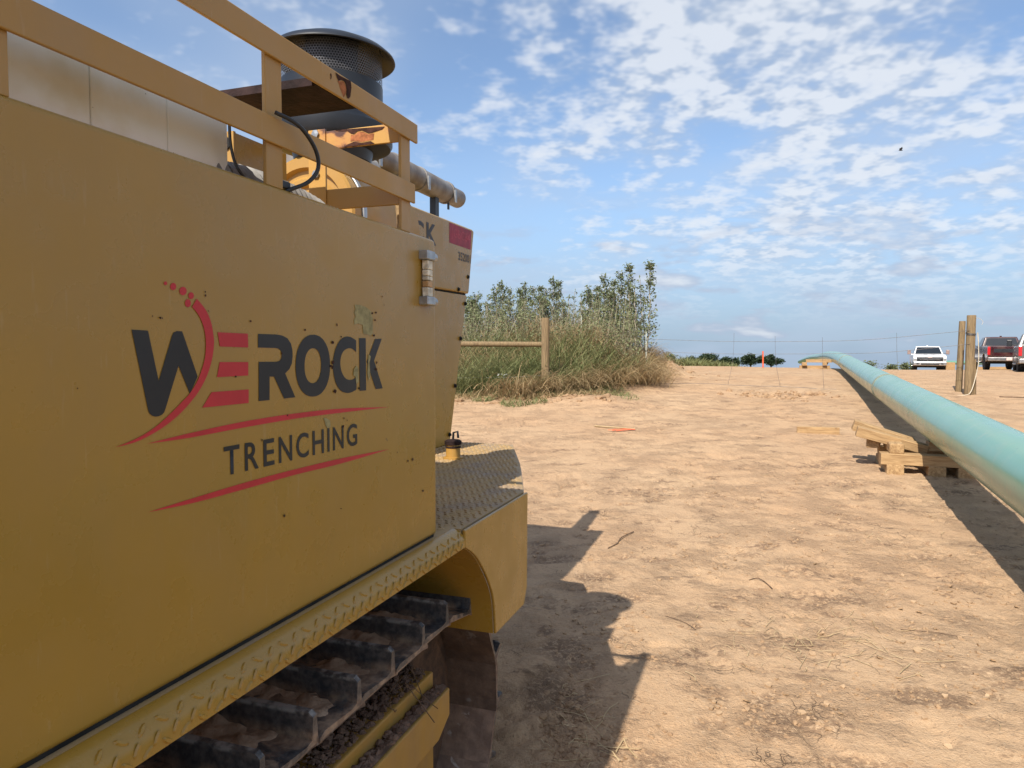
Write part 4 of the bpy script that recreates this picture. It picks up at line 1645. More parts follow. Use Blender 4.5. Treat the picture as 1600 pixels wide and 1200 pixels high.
zb = 0.10
for k, (a, lab) in enumerate(((0.0, 'sawn bottom timber at the sunny left end of the near skid stack'), (0.46, 'sawn bottom timber in the middle of the near skid stack, in pipe shade'),
                              (0.78, 'sawn bottom timber at the right end of the near skid stack, under the pipe'))):
    x0, y0 = at2(a, 0.0)
    x1, y1 = at2(a, 0.95)
    timber((x0, y0, zb + TH), (x1, y1, zb + TH + 0.02), TW, TH + 0.02, lab, G1)
x0, y0 = at2(-0.16, 0.13)
x1, y1 = at2(1.38, 0.10)
timber((x0, y0, zb + 2 * TH), (x1, y1, zb + 2 * TH - 0.005), TW, TH, 'long sawn cross timber nearest the camera on the near skid stack', G1)
x0, y0 = at2(-0.10, 0.72)
x1, y1 = at2(1.42, 0.72)
timber((x0, y0, zb + 2 * TH + 0.012), (x1, y1, zb + 2 * TH + 0.005), TW, TH, 'long sawn cross timber at the back of the near skid stack', G1)
x0, y0 = at2(0.02, 0.06)
x1, y1 = at2(0.06, 0.85)
timber((x0, y0, zb + 3 * TH - 0.008), (x1, y1, zb + 3 * TH - 0.002), 0.165, 0.135, 'short end-on block lying on the sunny left end of the long cross timber', G1, 0.02)
x0, y0 = at2(-0.20, 0.45)
x1, y1 = at2(-0.10, 1.1)
timber((x0, y0, zb + 3 * TH + 0.005), (x1, y1, zb + 3 * TH + 0.005), 0.165, 0.13, 'half hidden block left behind the sunny end-on block of the near skid stack', G1, 0.012)
timber((4.66, 9.62, 0.722), (5.36, 9.40, 0.495), 0.17, 0.135, 'topmost tilted plank with knots leaning down towards the pipe', G1, 0.008, R(6))
timber((4.58, 9.36, 0.665), (5.34, 9.06, 0.455), 0.16, 0.125, 'tilted plank just below the topmost one, nearer the camera', G1, 0.008, R(4))
x0, y0 = at2(0.42, 0.42)
x1, y1 = at2(1.25, 0.42)
timber((x0, y0, 0.506), (x1, y1, 0.506), TW, TH - 0.02, 'short timber directly beneath the pipe on the near skid stack', G1)
# loose board on the open ground
bz = gz(5.27, 12.2)
timber((4.95, 12.3, bz + 0.115), (5.60, 12.1, bz + 0.12), 0.10, 0.125, 'short sawn board lying alone on the bare clay left of the pipe', None, 0.004, 0.03, 'loose_board')
# skids at the crest
G2 = 'timbers of the far skid stack at the crest'
cz = float(ground(14.4, 33.0))
for k, (px_, py_, zz, l, ang, lab) in enumerate((
        (14.05, 33.0, 0.14, 1.3, -18, 'lowest yellowish timber of the skid stack at the crest'),
        (13.65, 33.2, 0.29, 0.9, 70, 'short end-on timber at the left of the skid stack at the crest'),
        (14.55, 33.0, 0.30, 0.8, 62, 'pale end-on timber at the right of the skid stack at the crest'),
        (14.2, 32.9, 0.16 + 0.27, 1.1, -20, 'upper cross timber of the skid stack at the crest'))):
    dx, dy = math.cos(R(ang)) * l / 2, math.sin(R(ang)) * l / 2
    timber((px_ - dx, py_ - dy, cz + zz), (px_ + dx, py_ + dy, cz + zz + (0.1 if k == 2 else 0)), 0.2, 0.15, lab, G2)


# ------------------------------------------------------------------ fence
def round_post(name, base, h, r, lean=(0, 0), label='', group=None):
    b = Vector(base)
    root = MB()
    pts, rad = [], []
    for k in range(9):
        s_ = k / 8.0
        zz = -0.35 + (h + 0.35) * s_
        pts.append((lean[0] * zz, lean[1] * zz, zz))
        rad.append(r * (1.04 - 0.06 * s_) * (1 + random.uniform(-0.02, 0.02)))
    pts.append((pts[-1][0], pts[-1][1], h + 0.012))
    rad.append(r * 0.93)
    root.tube(pts, rad, 18)
    o = root.build(name, 'post', None, 50)
    o.location = b
    return tag(o, label, 'fence post', group)


gp = 'wooden fence posts'
x, y = 0.838, 17.85
round_post('fence_post', (x, y, gz(x, y)), 1.95, 0.102, (0.0, 0), 'thick round wooden post at the end of the weedy bank', gp)
x, y = 11.775, 18.29
PRZ = gz(x, y)
round_post('fence_post', (x, y, PRZ), 2.03, 0.104, (0.008, 0), 'taller front post of the pair beside the trucks', gp)
x, y = 12.12, 19.2
round_post('fence_post', (x - 0.03, y, gz(x, y)), 1.88, 0.08, (0.025, 0), 'slimmer left post of the pair beside the trucks', gp)
x, y = 11.96, 18.40
round_post('fence_post', (x, y, gz(x, y) - 0.02), 0.92, 0.07, (-0.02, 0.0), 'short broken post against the foot of the tall front post', gp)
t = MB()
GP = gz(0.838, 17.85)
t.tube([(-3.2, 17.95, GP + 1.30), (-1.2, 17.92, GP + 1.31), (0.75, 17.88, GP + 1.30)], [0.072, 0.07, 0.066], 14)
tag(t.build('brace_rail', 'post', None, 50), 'horizontal round wooden rail joined to the post before the weeds', 'fence rail')
x, y = -3.25, 17.95
round_post('fence_post', (x, y, gz(x, y)), 1.95, 0.10, (0, 0), 'round wooden post hidden behind the trencher at the rail end', gp)
for (x, y, h, lab) in ((2.335, 23.98, 1.62, 'pale steel stake standing among the weeds right of the wooden post'), (4.154, 22.04, 1.46, 'pale steel stake at the right edge of the weedy bank')):
    zz = gz(x, y)
    t = MB().box(-0.018, 0.018, -0.004, 0.004, -0.2, h)
    t.box(-0.004, 0.004, 0.0041, 0.03, -0.2, h)
    o = t.build('steel_stake', 'tpost')
    o.location = (x, y, zz)
    tag(o, lab, 'fence stake', 'steel fence stakes')


def P3(px, py, y):
    p = math.atan(52 / 1110.0)
    a, b = (px - 800) / 1110.0, (600 - py) / 1110.0
    r = np.array([a, math.cos(p) + b * math.sin(p), -math.sin(p) + b * math.cos(p)])
    return np.array([0, 0, 1.664]) + r * (y / r[1])


def wire(name, pts, rad, label, cat='wire', group=None, mat='wire', n=5):
    t = MB().tube(pts, rad, n)
    return tag(t.build(name, mat, None, 60, fix=False), label, cat, group)


gw = 'fence wires across the right of way'
wA = [P3(1008, 529.5, 22.04 ), P3(1080, 532, 21.4 ), P3(1147, 533.6, 20.8 ), P3(1240, 533.6, 20.1 ), P3(1320, 532.4, 19.5 ), P3(1380, 529, 19.15 ), P3(1440, 523.5, 18.75 ), P3(1497, 518, 18.4 ), P3(1515, 516, 18.2 )]
wire('fence_wire', crom(wA, 5), 0.0050, 'upper sagging fence wire tied to the tall wooden post', 'wire', gw)
wB = [P3(1009, 549, 22.04 ), P3(1060, 551, 21.5 ), P3(1147, 553, 20.8 ), P3(1240, 553, 20.1 ), P3(1320, 552.4, 19.5 ), P3(1380, 550.7, 19.15 ), P3(1430, 546.5, 18.8 ), P3(1497, 539.5, 18.4 ), P3(1515, 538, 18.2 )]
wire('fence_wire', crom(wB, 5), 0.0050, 'second fence wire a hand below the upper one', 'wire', gw)
pts = []
for k in range(26):
    s_ = k / 25.0
    x = 3.9 + 7.8 * s_
    y = 20.7 - 1.9 * s_ + 0.5 * math.sin(s_ * 5)
    pts.append((x, y, gz(x, y) + 0.012 + 0.10 * max(0, math.sin(s_ * 9)) * 0.4))
pts = [q for q in pts if q[0] < 9.0]
wire('fallen_wire', pts, 0.005, 'slack fence wire lying on the clay below the crest', 'wire')
gs = 'thin wire stays hanging on the fence wires'
for (px, pt, pb, y, dxp, lab) in ((1147, 520, 605, 20.75, -10, 'leftmost thin wire stay hanging from the fence wires'), (1211, 525, 610, 20.3, 8, 'second thin wire stay from the left'),
                                  (1285, 527, 612, 19.8, 2, 'third thin wire stay from the left, before the crest skids'), (1401, 520, 579, 19.1, 2, 'thin wire stay left of the white pickup')):
    a, b, c = P3(px, pt, y), P3(px + dxp * 0.2, (pt + pb) / 2, y), P3(px + dxp, pb, y)
    c[2] = max(c[2], gz(c[0], c[1]) + 0.0)
    wire('wire_stay', crom([a, b, c], 4), 0.0038, lab, 'wire', gs)
wP = [(-3.2, 17.85, GP + 0.48), (-0.6, 17.9, GP + 0.46), (0.73, 17.78, GP + 0.52)]
wire('fence_wire', crom(wP, 5), 0.004, 'low fence wire running from the trencher to the wooden post', 'wire', gw)
# wire wrapped round the tall post and the rope hanging off it
t = MB()
pts = []
for k in range(40):
    q = 2 * math.pi * k / 13.0
    pts.append((11.788 + 0.114 * math.cos(q), 18.29 + 0.114 * math.sin(q), PRZ + 1.60 - 0.0015 * k + 0.02 * math.sin(q)))
wire('wire_wrap', pts, 0.0055, 'turns of wire wound round the tall front post', 'wire')
rp = [(11.93, 18.24, PRZ + 1.60), (11.93, 18.2, PRZ + 1.3), (11.92, 18.16, PRZ + 0.82), (11.82, 18.14, PRZ + 0.35), (11.70, 18.10, PRZ + 0.07), (11.53, 18.03, gz(11.53, 18.03) + 0.012), (11.35, 18.07, gz(11.35, 18.07) + 0.012)]
wire('hanging_rope', crom(rp, 6), 0.011, 'pale rope hanging down the tall front post to the ground', 'rope', None, 'rope', 6)
rp = [(11.9, 18.29, PRZ + 1.97), (12.0, 18.29, PRZ + 1.96), (12.08, 18.28, PRZ + 1.88), (12.05, 18.27, PRZ + 1.80)]
wire('wire_end', crom(rp, 6), 0.0045, 'curled loose wire end at the top of the tall post', 'wire', None, 'rope')
x, y = 12.1, 17.6
pts = [(x + 0.6 * k / 7, y - 0.14 * k / 7 + 0.02 * math.sin(k * 2), gz(x + 0.6 * k / 7, y - 0.14 * k / 7) + 0.02) for k in range(8)]
wire('dead_branch', pts, 0.012, 'dark dead branch on the clay beside the tall post', 'branch', None, 'twig', 6)

# orange survey stake on the crest, flagged lath on the clay
x, y = 11.59, 32.8
t = MB().box(-0.03, 0.03, -0.012, 0.012, -0.1, 0.76)
o = t.build('survey_stake', 'orange')
o.location = (x, y, gz(x, y))
o.rotation_euler = (0, R(-1.5), R(15))
tag(o, 'orange survey stake standing on the crest before far trees', 'stake')
la, lb = np.array([1.50, 12.85]), np.array([2.18, 12.5])
t = MB()
vs = [(la[0], la[1], gz(*la) + 0.02), (lb[0], lb[1], gz(*lb) + 0.035)]
LR = empty('survey_lath', (1.85, 12.68, gz(1.85, 12.68)))
tag(LR, 'thin survey lath with orange flagging lying on the clay', 'lath')
t = MB().tube([tuple(np.array(q) - np.array(LR.location)) for q in vs], 0.014, 4)
t.build('lath_stick', 'straw2', LR)
t = MB()
rgm = np.random.default_rng(4)
for k in range(5):
    p = np.array([2.17 - LR.location.x, 12.47 - LR.location.y, 0.02])
    vs, pts = [], [p]
    dd = np.array([-0.07 - 0.03 * rgm.random(), -0.03 * rgm.random(), 0.0])
    for j in range(5):
        pts.append(pts[-1] + dd + np.array([0, 0.02 * rgm.normal(), 0.012 * rgm.normal()]))
    for q in pts:
        q = np.array(q)
        q[2] = gz(q[0] + LR.location.x, q[1] + LR.location.y) - LR.location.z + 0.015 + 0.01 * rgm.random()
        vs += [q + np.array([0, -0.014, 0.004]), q + np.array([0, 0.014, 0.012])]
    t.add(vs, [(2 * j, 2 * j + 2, 2 * j + 3, 2 * j + 1) for j in range(5)])
t.build('flagging_tape', 'orange', LR, fix=False)


# ------------------------------------------------------------------ pickups
def car_paint(name, col, rough=0.25, dust=0.25):
    m, nt, b = new_mat(name)
    t = NT(nt)
    dm = t.math('MULTIPLY', t.ramp(t.noise(2.2, 5), 0.35, 0.7), dust)
    geo = t.N('ShaderNodeSeparateXYZ')
    t.L(t.co, geo.inputs[0])
    low = t.ramp(geo.outputs[2], 0.95, 0.35, 0.0, 0.65)
    dm = t.math('MAXIMUM', dm, low)
    t.L(t.mix(dm, col, (0.36, 0.25, 0.16)), b.inputs['Base Color'])
    t.L(t.ramp(dm, 0, 1, rough, 0.8), b.inputs['Roughness'])
    b.inputs['Coat Weight'].default_value = 0.4
    return m


M['car_white'] = car_paint('white_car_paint', (0.80, 0.80, 0.80), 0.3, 0.10)
M['car_red'] = car_paint('dark_red_car_paint', (0.034, 0.0045, 0.009), 0.2, 0.14)
M['car_grey'] = car_paint('silver_grey_car_paint', (0.09, 0.093, 0.097), 0.3, 0.15)
M['glass'] = simple('tinted_glass', (0.012, 0.016, 0.02), 0.08, 0, 0.1, 2, 0.6)
M['chrome'] = simple('dull_chrome', (0.45, 0.44, 0.43), 0.3, 0.85, 0.2, 6)
M['taillight'] = simple('red_lens', (0.55, 0.015, 0.02), 0.2, 0, 0.1, 10, 0.6)
M['lens'] = simple('clear_lens', (0.30, 0.31, 0.31), 0.2, 0.3, 0.3, 15, 0.6)
M['plate'] = simple('number_plate', (0.62, 0.45, 0.40), 0.5, 0, 0.2, 20)


def pickup(loc, heading, body, label, dully=0):
    """pickup; local +y is forward, origin on the ground between the axles"""
    T = empty('pickup_truck', loc, heading)
    tag(T, label, 'pickup truck', 'pickups parked beyond the crest')
    HW = 1.0

    def sidep(poly, x0, x1):
        return MB().prism(poly, x0, x1, lambda p, a: (a, p[0], p[1]))

    def arc_(cy, r):
        return [(cy - r * math.cos(q), 0.44 + r * math.sin(q)) for q in np.linspace(0.12, math.pi - 0.12, 12)]
    RA, FA, WR = -1.87, 1.87, 0.43
    lower = [(-3.05, 0.62), (-3.05, 1.36), (-0.85, 1.36), (-0.85, 1.30), (1.05, 1.28), (1.30, 1.34), (2.55, 1.26), (2.86, 1.18), (2.92, 0.62)] + arc_(FA, 0.52)[::-1] + arc_(RA, 0.52)[::-1]
    sidep(lower, -HW, HW).build('body', body, T, None, 0.045, 3)
    # bed cavity is closed by a dark liner just above the rails
    MB().box(-0.86, 0.86, -2.98, -0.95, 1.361, 1.366).build('bed_liner', 'black', T)
    # cab: tapered greenhouse
    t = MB()
    b0, b1, t0, t1 = -0.83, 1.22, -0.62, 0.38
    vs = [(-0.95, b0, 1.31), (0.95, b0, 1.31), (0.95, b1, 1.29), (-0.95, b1, 1.29), (-0.76, t0, 1.90), (0.76, t0, 1.90), (0.74, t1, 1.90), (-0.74, t1, 1.90)]
    t.add(vs, [(0, 1, 2, 3), (4, 5, 6, 7), (0, 1, 5, 4), (1, 2, 6, 5), (2, 3, 7, 6), (3, 0, 4, 7)])
    t.build('cab', body, T, None, 0.05, 3)

    def pane(name, q, mat='glass', off=0.008):
        q = [np.array(p, float) for p in q]
        nrm = np.cross(q[1] - q[0], q[2] - q[0])
        nrm /= np.linalg.norm(nrm)
        ctr = sum(q) / len(q)
        if nrm @ (ctr - np.array([0, 0, 1.3])) < 0:
            nrm = -nrm
        MB().add([p + nrm * off for p in q], [tuple(range(len(q)))]).build(name, mat, T, fix=False)

    def lerp(a, b, k):
        return np.array(a) * (1 - k) + np.array(b) * k

    def quad(i, j, k, l, e0, e1, f0, f1):
        """window inside the face with bottom edge vs[i]->vs[j] and top edge vs[l]->vs[k]"""
        A = lambda s_, h: lerp(lerp(vs[i], vs[j], s_), lerp(vs[l], vs[k], s_), h)
        return [A(e0, f0), A(e1, f0), A(e1, f1), A(e0, f1)]
    pane('windshield', quad(3, 2, 6, 7, 0.05, 0.95, 0.10, 0.90))
    pane('rear_window', quad(0, 1, 5, 4, 0.07, 0.93, 0.16, 0.88))
    for (i, j, k, l) in ((1, 2, 6, 5), (0, 3, 7, 4)):
        pane('side_window', quad(i, j, k, l, 0.10, 0.46, 0.14, 0.88))
        pane('side_window', quad(i, j, k, l, 0.50, 0.88, 0.14, 0.88))
    # wheels
    for sx in (-1, 1):
        for cy in (RA, FA):
            t = MB().lathe([(0.24, -0.12), (0.37, -0.135), (0.43, -0.10), (0.43, 0.10), (0.37, 0.135), (0.24, 0.12)], (sx * 0.86, cy, WR), 'x', 28)
            wh = t.build('wheel', 'rubber', T, 40)
            t = MB().lathe([(0.0, 0.09 * sx), (0.06, 0.10 * sx), (0.08, 0.07 * sx), (0.20, 0.075 * sx), (0.245, 0.115 * sx), (0.255, 0.10 * sx)], (sx * 0.86, cy, WR), 'x', 24)
            t.build('rim', 'chrome', wh, 40)
            for s5 in range(6):
                q = s5 * math.pi / 3
                MB().tube([(sx * 0.955, cy + 0.07 * math.cos(q), WR + 0.07 * math.sin(q)), (sx * 0.965, cy + 0.22 * math.cos(q), WR + 0.22 * math.sin(q))], 0.018, 5).build('spoke', 'chrome', wh)
    MB().box(-0.9, 0.9, -2.6, 2.5, 0.40, 0.63).build('underbody', 'rubber', T)
    # nose
    MB().box(-0.80, 0.80, 2.885, 2.935, 0.86, 1.08).build('grille', 'black', T, None, 0.02)
    MB().box(-0.82, 0.82, 2.87, 2.932, 1.125, 1.145).build('grille_slot', 'black', T)
    MB().box(-0.62, 0.62, 2.936, 2.95, 0.955, 0.975).build('grille_bar', 'chrome', T)
    MB().box(-0.14, 0.14, 2.933, 2.953, 1.085, 1.118).build('badge', 'plate', T, None, 0.01)
    for sx in (-1, 1):
        MB().box(min(sx * 0.815, sx * 0.985), max(sx * 0.815, sx * 0.985), 2.80, 2.93, 0.84, 1.07).build('headlight', 'lens', T, None, 0.02)
        MB().box(min(sx * 0.12, sx * 0.34), max(sx * 0.12, sx * 0.34), 2.0, 2.18, 1.318, 1.326).build('hood_vent', 'black', T)
    MB().box(-1.0, 1.0, 2.86, 3.02, 0.56, 0.80).build('front_bumper', 'chrome', T, None, 0.03, 3)
    MB().box(-0.55, 0.55, 2.9, 3.03, 0.60, 0.70).build('air_dam', 'black', T, None, 0.01)
    for sx in (-1, 1):
        MB().box(min(sx * 0.66, sx * 0.82), max(sx * 0.66, sx * 0.82), 3.0, 3.03, 0.63, 0.72).build('fog_light', 'black', T, None, 0.01)
    # tail
    MB().box(-0.79, 0.79, -3.085, -3.048, 0.80, 1.33).build('tailgate', body, T, None, 0.015)
    MB().box(-0.72, 0.72, -3.092, -3.0865, 1.02, 1.22).build('tailgate_panel', 'black', T, None, 0.002)
    for sx in (-1, 1):
        MB().box(min(sx * 0.875, sx * 1.003), max(sx * 0.875, sx * 1.003), -3.075, -2.93, 0.88, 1.33).build('tail_light', 'taillight', T, None, 0.02)
    MB().box(-0.98, 0.98, -3.20, -3.0, 0.56, 0.76).build('rear_bumper', 'chrome', T, None, 0.03, 3)
    MB().box(-0.16, 0.16, -3.212, -3.201, 0.60, 0.74).build('number_plate', 'plate', T)
    # mirrors
    for sx in (-1, 1):
        a, b = sx * 1.0, sx * 1.16
        MB().tube([(sx * 0.93, 0.95, 1.38), (sx * 1.12, 0.93, 1.42)], 0.025, 6).build('mirror_arm', 'black', T)
        MB().box(min(sx * 1.10, sx * 1.32), max(sx * 1.10, sx * 1.32), 0.86, 0.96, 1.32, 1.64).build('mirror', 'black' if body != 'car_white' else 'mirror_brown', T, None, 0.03, 2)
    for sx in (-1, 1):
        MB().box(min(sx * 0.98, sx * 1.06), max(sx * 0.98, sx * 1.06), -0.9, 1.2, 0.46, 0.52).build('running_board', 'chrome', T, None, 0.01)
        for yy in (0.95, -0.02):
            MB().box(min(sx * 1.001, sx * 1.018), max(sx * 1.001, sx * 1.018), yy - 0.78, yy - 0.62, 1.12, 1.15).build('door_handle', 'black', T)
    MB().box(-0.05, 0.05, -0.5, -0.42, 1.90, 1.96).build('roof_antenna', body, T)
    return T


M['mirror_brown'] = simple('mirror_housing', (0.24, 0.17, 0.15), 0.4, 0, 0.2, 6)
# white: nose towards the camera; red and grey: tails towards the camera
def truck_z(x, y):
    return float(ground(x, y)) + 0.0


pickup((30.55, 52.3, 0.08), R(180 - 27), 'car_white', 'white pickup truck seen nose on beyond the crest')
pickup((28.05, 41.0, 0.55), R(-25), 'car_red', 'dark red pickup truck seen from behind, right of the posts')
pickup((24.72, 33.2, 0.55), R(-33), 'car_grey', 'grey pickup truck cut off by the right edge of the picture')

# ------------------------------------------------------------------ stuff beyond the crest
t = MB()
for (x, y, z, w) in ((34.6, 60.0, -0.1, 1),):
    pass
fp = P3(1486, 565.5, 62)
t = MB().tube([(fp[0] - 1.2, fp[1], fp[2] - 0.05), (fp[0] + 3.5, fp[1] + 1.0, fp[2] - 0.1)], 0.17, 20)
tag(t.build('distant_pipe', 'pipe', None, 40), 'far length of sea green pipe behind the wooden posts', 'pipe')
fb = P3(1482, 571, 50)
t = MB().box(-0.30, 0.32, -0.25, 0.25, -0.55, 0.22)
o = t.build('tan_crate', 'timber', None, None, 0.02)
o.location = fb
tag(o, 'tan plywood crate beside the white pickup', 'crate')
for k, (px, y, lab) in enumerate(((1538, 46.0, 'yellowish timber under the left rear of the red pickup'), (1562, 46.5, 'yellowish timber seen below the red pickup bumper'))):
    q = P3(px, 575.5, y)
    timber((q[0] - 0.5, q[1], q[2] + 0.1), (q[0] + 0.5, q[1] - 0.3, q[2] + 0.1), 0.2, 0.4, lab, 'timbers beneath the red pickup')


# ------------------------------------------------------------------ vegetation
def blades(n, fn, seed, seg=4):
    """curved grass blades: fn(rg) -> base(3), length, width, lean dir angle, droop"""
    rg = np.random.default_rng(seed)
    B = []
    for i in range(n):
        q = fn(rg)
        if q is not None:
            B.append(q)
    n = len(B)
    base = np.array([b[0] for b in B])
    base[:, 2] += ground(base[:, 0], base[:, 1]) + relief(base[:, 0], base[:, 1])
    L = np.array([b[1] for b in B])
    W = np.array([b[2] for b in B])
    a = np.array([b[3] for b in B])
    dr = np.array([b[4] for b in B])
    dirx = np.stack([np.cos(a), np.sin(a), np.zeros(n)], -1)
    tw = a + math.pi / 2 + rg.normal(size=n) * 0.7
    per = np.stack([np.cos(tw), np.sin(tw), np.zeros(n)], -1)
    V = np.zeros((n, 2 * seg + 1, 3))
    p = base.copy()
    th = 0.10 + 0.25 * rg.random(n)
    for k in range(seg + 1):
        w = W * (1 - k / seg) ** 0.7
        if k < seg:
            V[:, 2 * k] = p - per * w[:, None]
            V[:, 2 * k + 1] = p + per * w[:, None]
        else:
            V[:, 2 * seg] = p
        th = th + dr / seg
        st = (L / seg)[:, None]
        p = p + st * (dirx * np.sin(th)[:, None] + np.array([0, 0, 1]) * np.cos(th)[:, None])
    m = 2 * seg + 1
    F = []
    for k in range(seg - 1):
        F.append([2 * k, 2 * k + 1, 2 * k + 3, 2 * k + 2])
    tri = [2 * seg - 2, 2 * seg - 1, 2 * seg]
    co = V.reshape(-1, 3)
    off = np.arange(n) * m
    quads = (np.array(F)[None] + off[:, None, None]).reshape(-1, 4)
    tris = np.array(tri)[None] + off[:, None]
    me = bpy.data.meshes.new('blades')
    me.vertices.add(len(co))
    me.vertices.foreach_set('co', co.ravel())
    loops = np.concatenate([quads.ravel(), tris.ravel()]).astype(np.int32)
    me.loops.add(len(loops))
    me.loops.foreach_set('vertex_index', loops)
    ls = np.concatenate([np.arange(len(quads)) * 4, len(quads) * 4 + np.arange(len(tris)) * 3]).astype(np.int32)
    me.polygons.add(len(ls))
    me.polygons.foreach_set('loop_start', ls)
    me.update()
    me.validate()
    return me


def put(me, name, mat, label, cat):
    me.materials.append(M[mat])
    o = bpy.data.objects.new(name, me)
    COL.objects.link(o)
    return tag(o, label, cat, None, 'stuff')


def edge_x(y):
    return 3.75 + (y - 22) * 0.17


def bank_pt(rg, y0=18.0, y1=29.0, pad=0.0, x0=-6.5):
    y = y0 + (y1 - y0) * rg.random()
    x1 = edge_x(y) + pad + 0.6 * sn(y * 1.1, 3.0) + (0.0 if y > 20 else -1.25 * (20 - y))
    x = x0 + (x1 - x0) * rg.random() ** 0.75
    return x, y


def g_green(rg):
    x, y = bank_pt(rg, 17.9, 27.5)
    if sn(x * 0.8 + 5, y * 0.8) < 0.28:
        return None
    h = 0.0
    if rg.random() < 0.5:
        h = 1.25 * rg.random() * sn(x * 0.5 + 11, y * 0.5) * min(1.0, (y - 17.9) / 3.0)
    k = min(1.0, max(0.35, (edge_x(y) + 0.3 - x) / 1.6))
    h *= k
    L = (0.45 + 1.0 * rg.random() * (0.4 + sn(x * 0.9, y * 0.9 + 8))) * (0.5 + 0.5 * k)
    return ((x, y, h), L, 0.008 + 0.011 * rg.random(), rg.random() * 6.28, 0.6 + 1.5 * rg.random())


def g_dry(rg):
    x, y = bank_pt(rg, 18.8, 28.5, 0.15)
    d_ = sn(x * 0.75 + 20, y * 0.55)
    if d_ < 0.40:
        return None
    h = 0.0 if rg.random() < 0.25 else (0.3 + 1.5 * rg.random() * sn(x * 0.6 + 31, y * 0.6)) * min(1.0, (y - 18.3) / 3.0)
    h *= min(1.0, max(0.3, (edge_x(y) + 0.4 - x) / 1.6))
    return ((x, y, h), 0.5 + 1.0 * rg.random(), 0.005 + 0.008 * rg.random(), rg.random() * 6.28, 1.0 + 2.1 * rg.random())


def g_reed(rg):
    # thin pale stalks standing above the tangle
    x, y = bank_pt(rg, 20.5, 28.0, -0.1)
    if x > 2.5 or rg.random() < 0.6:
        pass
    return ((x, y, 0), 1.5 + 1.5 * rg.random() * (0.4 + sn(x * 0.8 + 2, 7.0)), 0.0045 + 0.003 * rg.random(), rg.random() * 6.28, 0.02 + 0.35 * rg.random() ** 2)


def g_tuft(rg):
    # low tufts and trampled grass at the foot of the bank
    y = 15.6 + 4.2 * rg.random()
    x = -4.0 + 7.0 * rg.random()
    if x > 1.3 + (y - 15.6) * 0.40 and rg.random() < 0.8:
        return None
    if sn(x * 1.5, y * 1.5 + 4) < 0.33 + 0.30 * max(0, (17.2 - y)):
        return None
    return ((x, y, 0), 0.10 + 0.22 * rg.random(), 0.006 + 0.006 * rg.random(), rg.random() * 6.28, 0.8 + 1.4 * rg.random())


def g_edge(rg):
    # broken straw spilling down the cut edge of the bank
    y = 16.8 + 10.5 * rg.random()
    x = edge_x(y) - (0.0 if y > 20 else 1.0 * (20 - y)) + rg.normal() * 0.42 + 0.1
    return ((x, y, 0.3 * rg.random()), 0.45 + 0.8 * rg.random(), 0.006 + 0.007 * rg.random(), -0.6 + rg.normal() * 0.9, 1.4 + 1.2 * rg.random())


def g_litter(rg):
    # matted dead stalks at the foot of the bank
    y = 16.6 + 2.6 * rg.random()
    x = -4.0 + 6.2 * rg.random()
    if sn(x * 1.2 + 40, y * 1.2) < 0.45:
        return None
    return ((x, y, 0.02), 0.25 + 0.4 * rg.random(), 0.005 + 0.005 * rg.random(), rg.random() * 6.28, 2.2 + 0.8 * rg.random())


put(blades(40000, g_green, 1), 'tall_grass', 'grass', 'tall green grass growing over the bank', 'grass')
put(blades(25000, g_dry, 2, 5), 'dry_grass', 'straw', 'brown dry grass arching over the weedy bank', 'grass')
put(blades(4600, g_edge, 3, 5), 'fallen_straw', 'straw', 'flattened brown straw spilling down the cut edge of the bank', 'straw')
put(blades(12000, g_tuft, 4, 3), 'trampled_grass', 'grass', 'low trampled grass along the foot of the bank', 'grass')
put(blades(2600, g_litter, 5, 4), 'matted_stalks', 'straw', 'matted dead stalks below the wooden rail', 'straw')


put(blades(1500, g_reed, 7, 5), 'dead_reeds', 'reed', 'thin pale dead stalks rising from the weedy bank', 'reeds')


def g_far(rg):
    x = 5.0 + 10.5 * rg.random()
    y = 37 + 9 * rg.random()
    if x > 5.2 + (y - 30) * 0.62:
        return None
    k = 1.0 - 0.45 * (x - 5) / 9
    return ((x, y, 0), (0.50 + 0.6 * rg.random()) * k, 0.02 + 0.02 * rg.random(), rg.random() * 6.28, 0.6 + 1.2 * rg.random())


put(blades(9000, g_far, 6, 3), 'crest_grass', 'grass', 'green grass strip along the crest before the far trees', 'grass')


def leaf_cloud(t, pts, size, rg, per=1):
    for p in pts:
        for _ in range(per):
            L = size * (0.6 + 0.8 * rg.random())
            a = rg.random() * 6.28
            el = rg.normal() * 0.6 - 0.2
            d_ = np.array([math.cos(a) * math.cos(el), math.sin(a) * math.cos(el), math.sin(el)])
            s_ = np.cross(d_, np.array([0, 0, 1.0]) + rg.normal(size=3) * 0.5)
            s_ /= np.linalg.norm(s_) + 1e-6
            p = np.array(p)
            b = p + d_ * L * 0.5
            w = L * 0.24
            up = np.cross(s_, d_) * L * 0.06
            t.add([p, b + s_ * w + up, p + d_ * L, b - s_ * w + up], [(0, 1, 2, 3)])


def weed_leaves():
    rg = np.random.default_rng(77)
    A = []
    while len(A) < 15000:
        x, y = bank_pt(rg, 20.3, 27.5, -0.1)
        k = sn(x * 1.3 + 3, y * 1.1)
        if k < 0.40:
            continue
        top = 1.0 + 1.5 * sn(x * 1.9 + 50, y * 0.3)
        A.append((x, y, top * (0.35 + 0.65 * rg.random())))
    A = np.array(A)
    A[:, 2] += ground(A[:, 0], A[:, 1])
    t = MB()
    leaf_cloud(t, A, 0.085, rg)
    tag(t.build('weed_leaves', 'weed', None, fix=False), 'tangle of small pale green weed leaves over the bank', 'weeds', None, 'stuff')


weed_leaves()


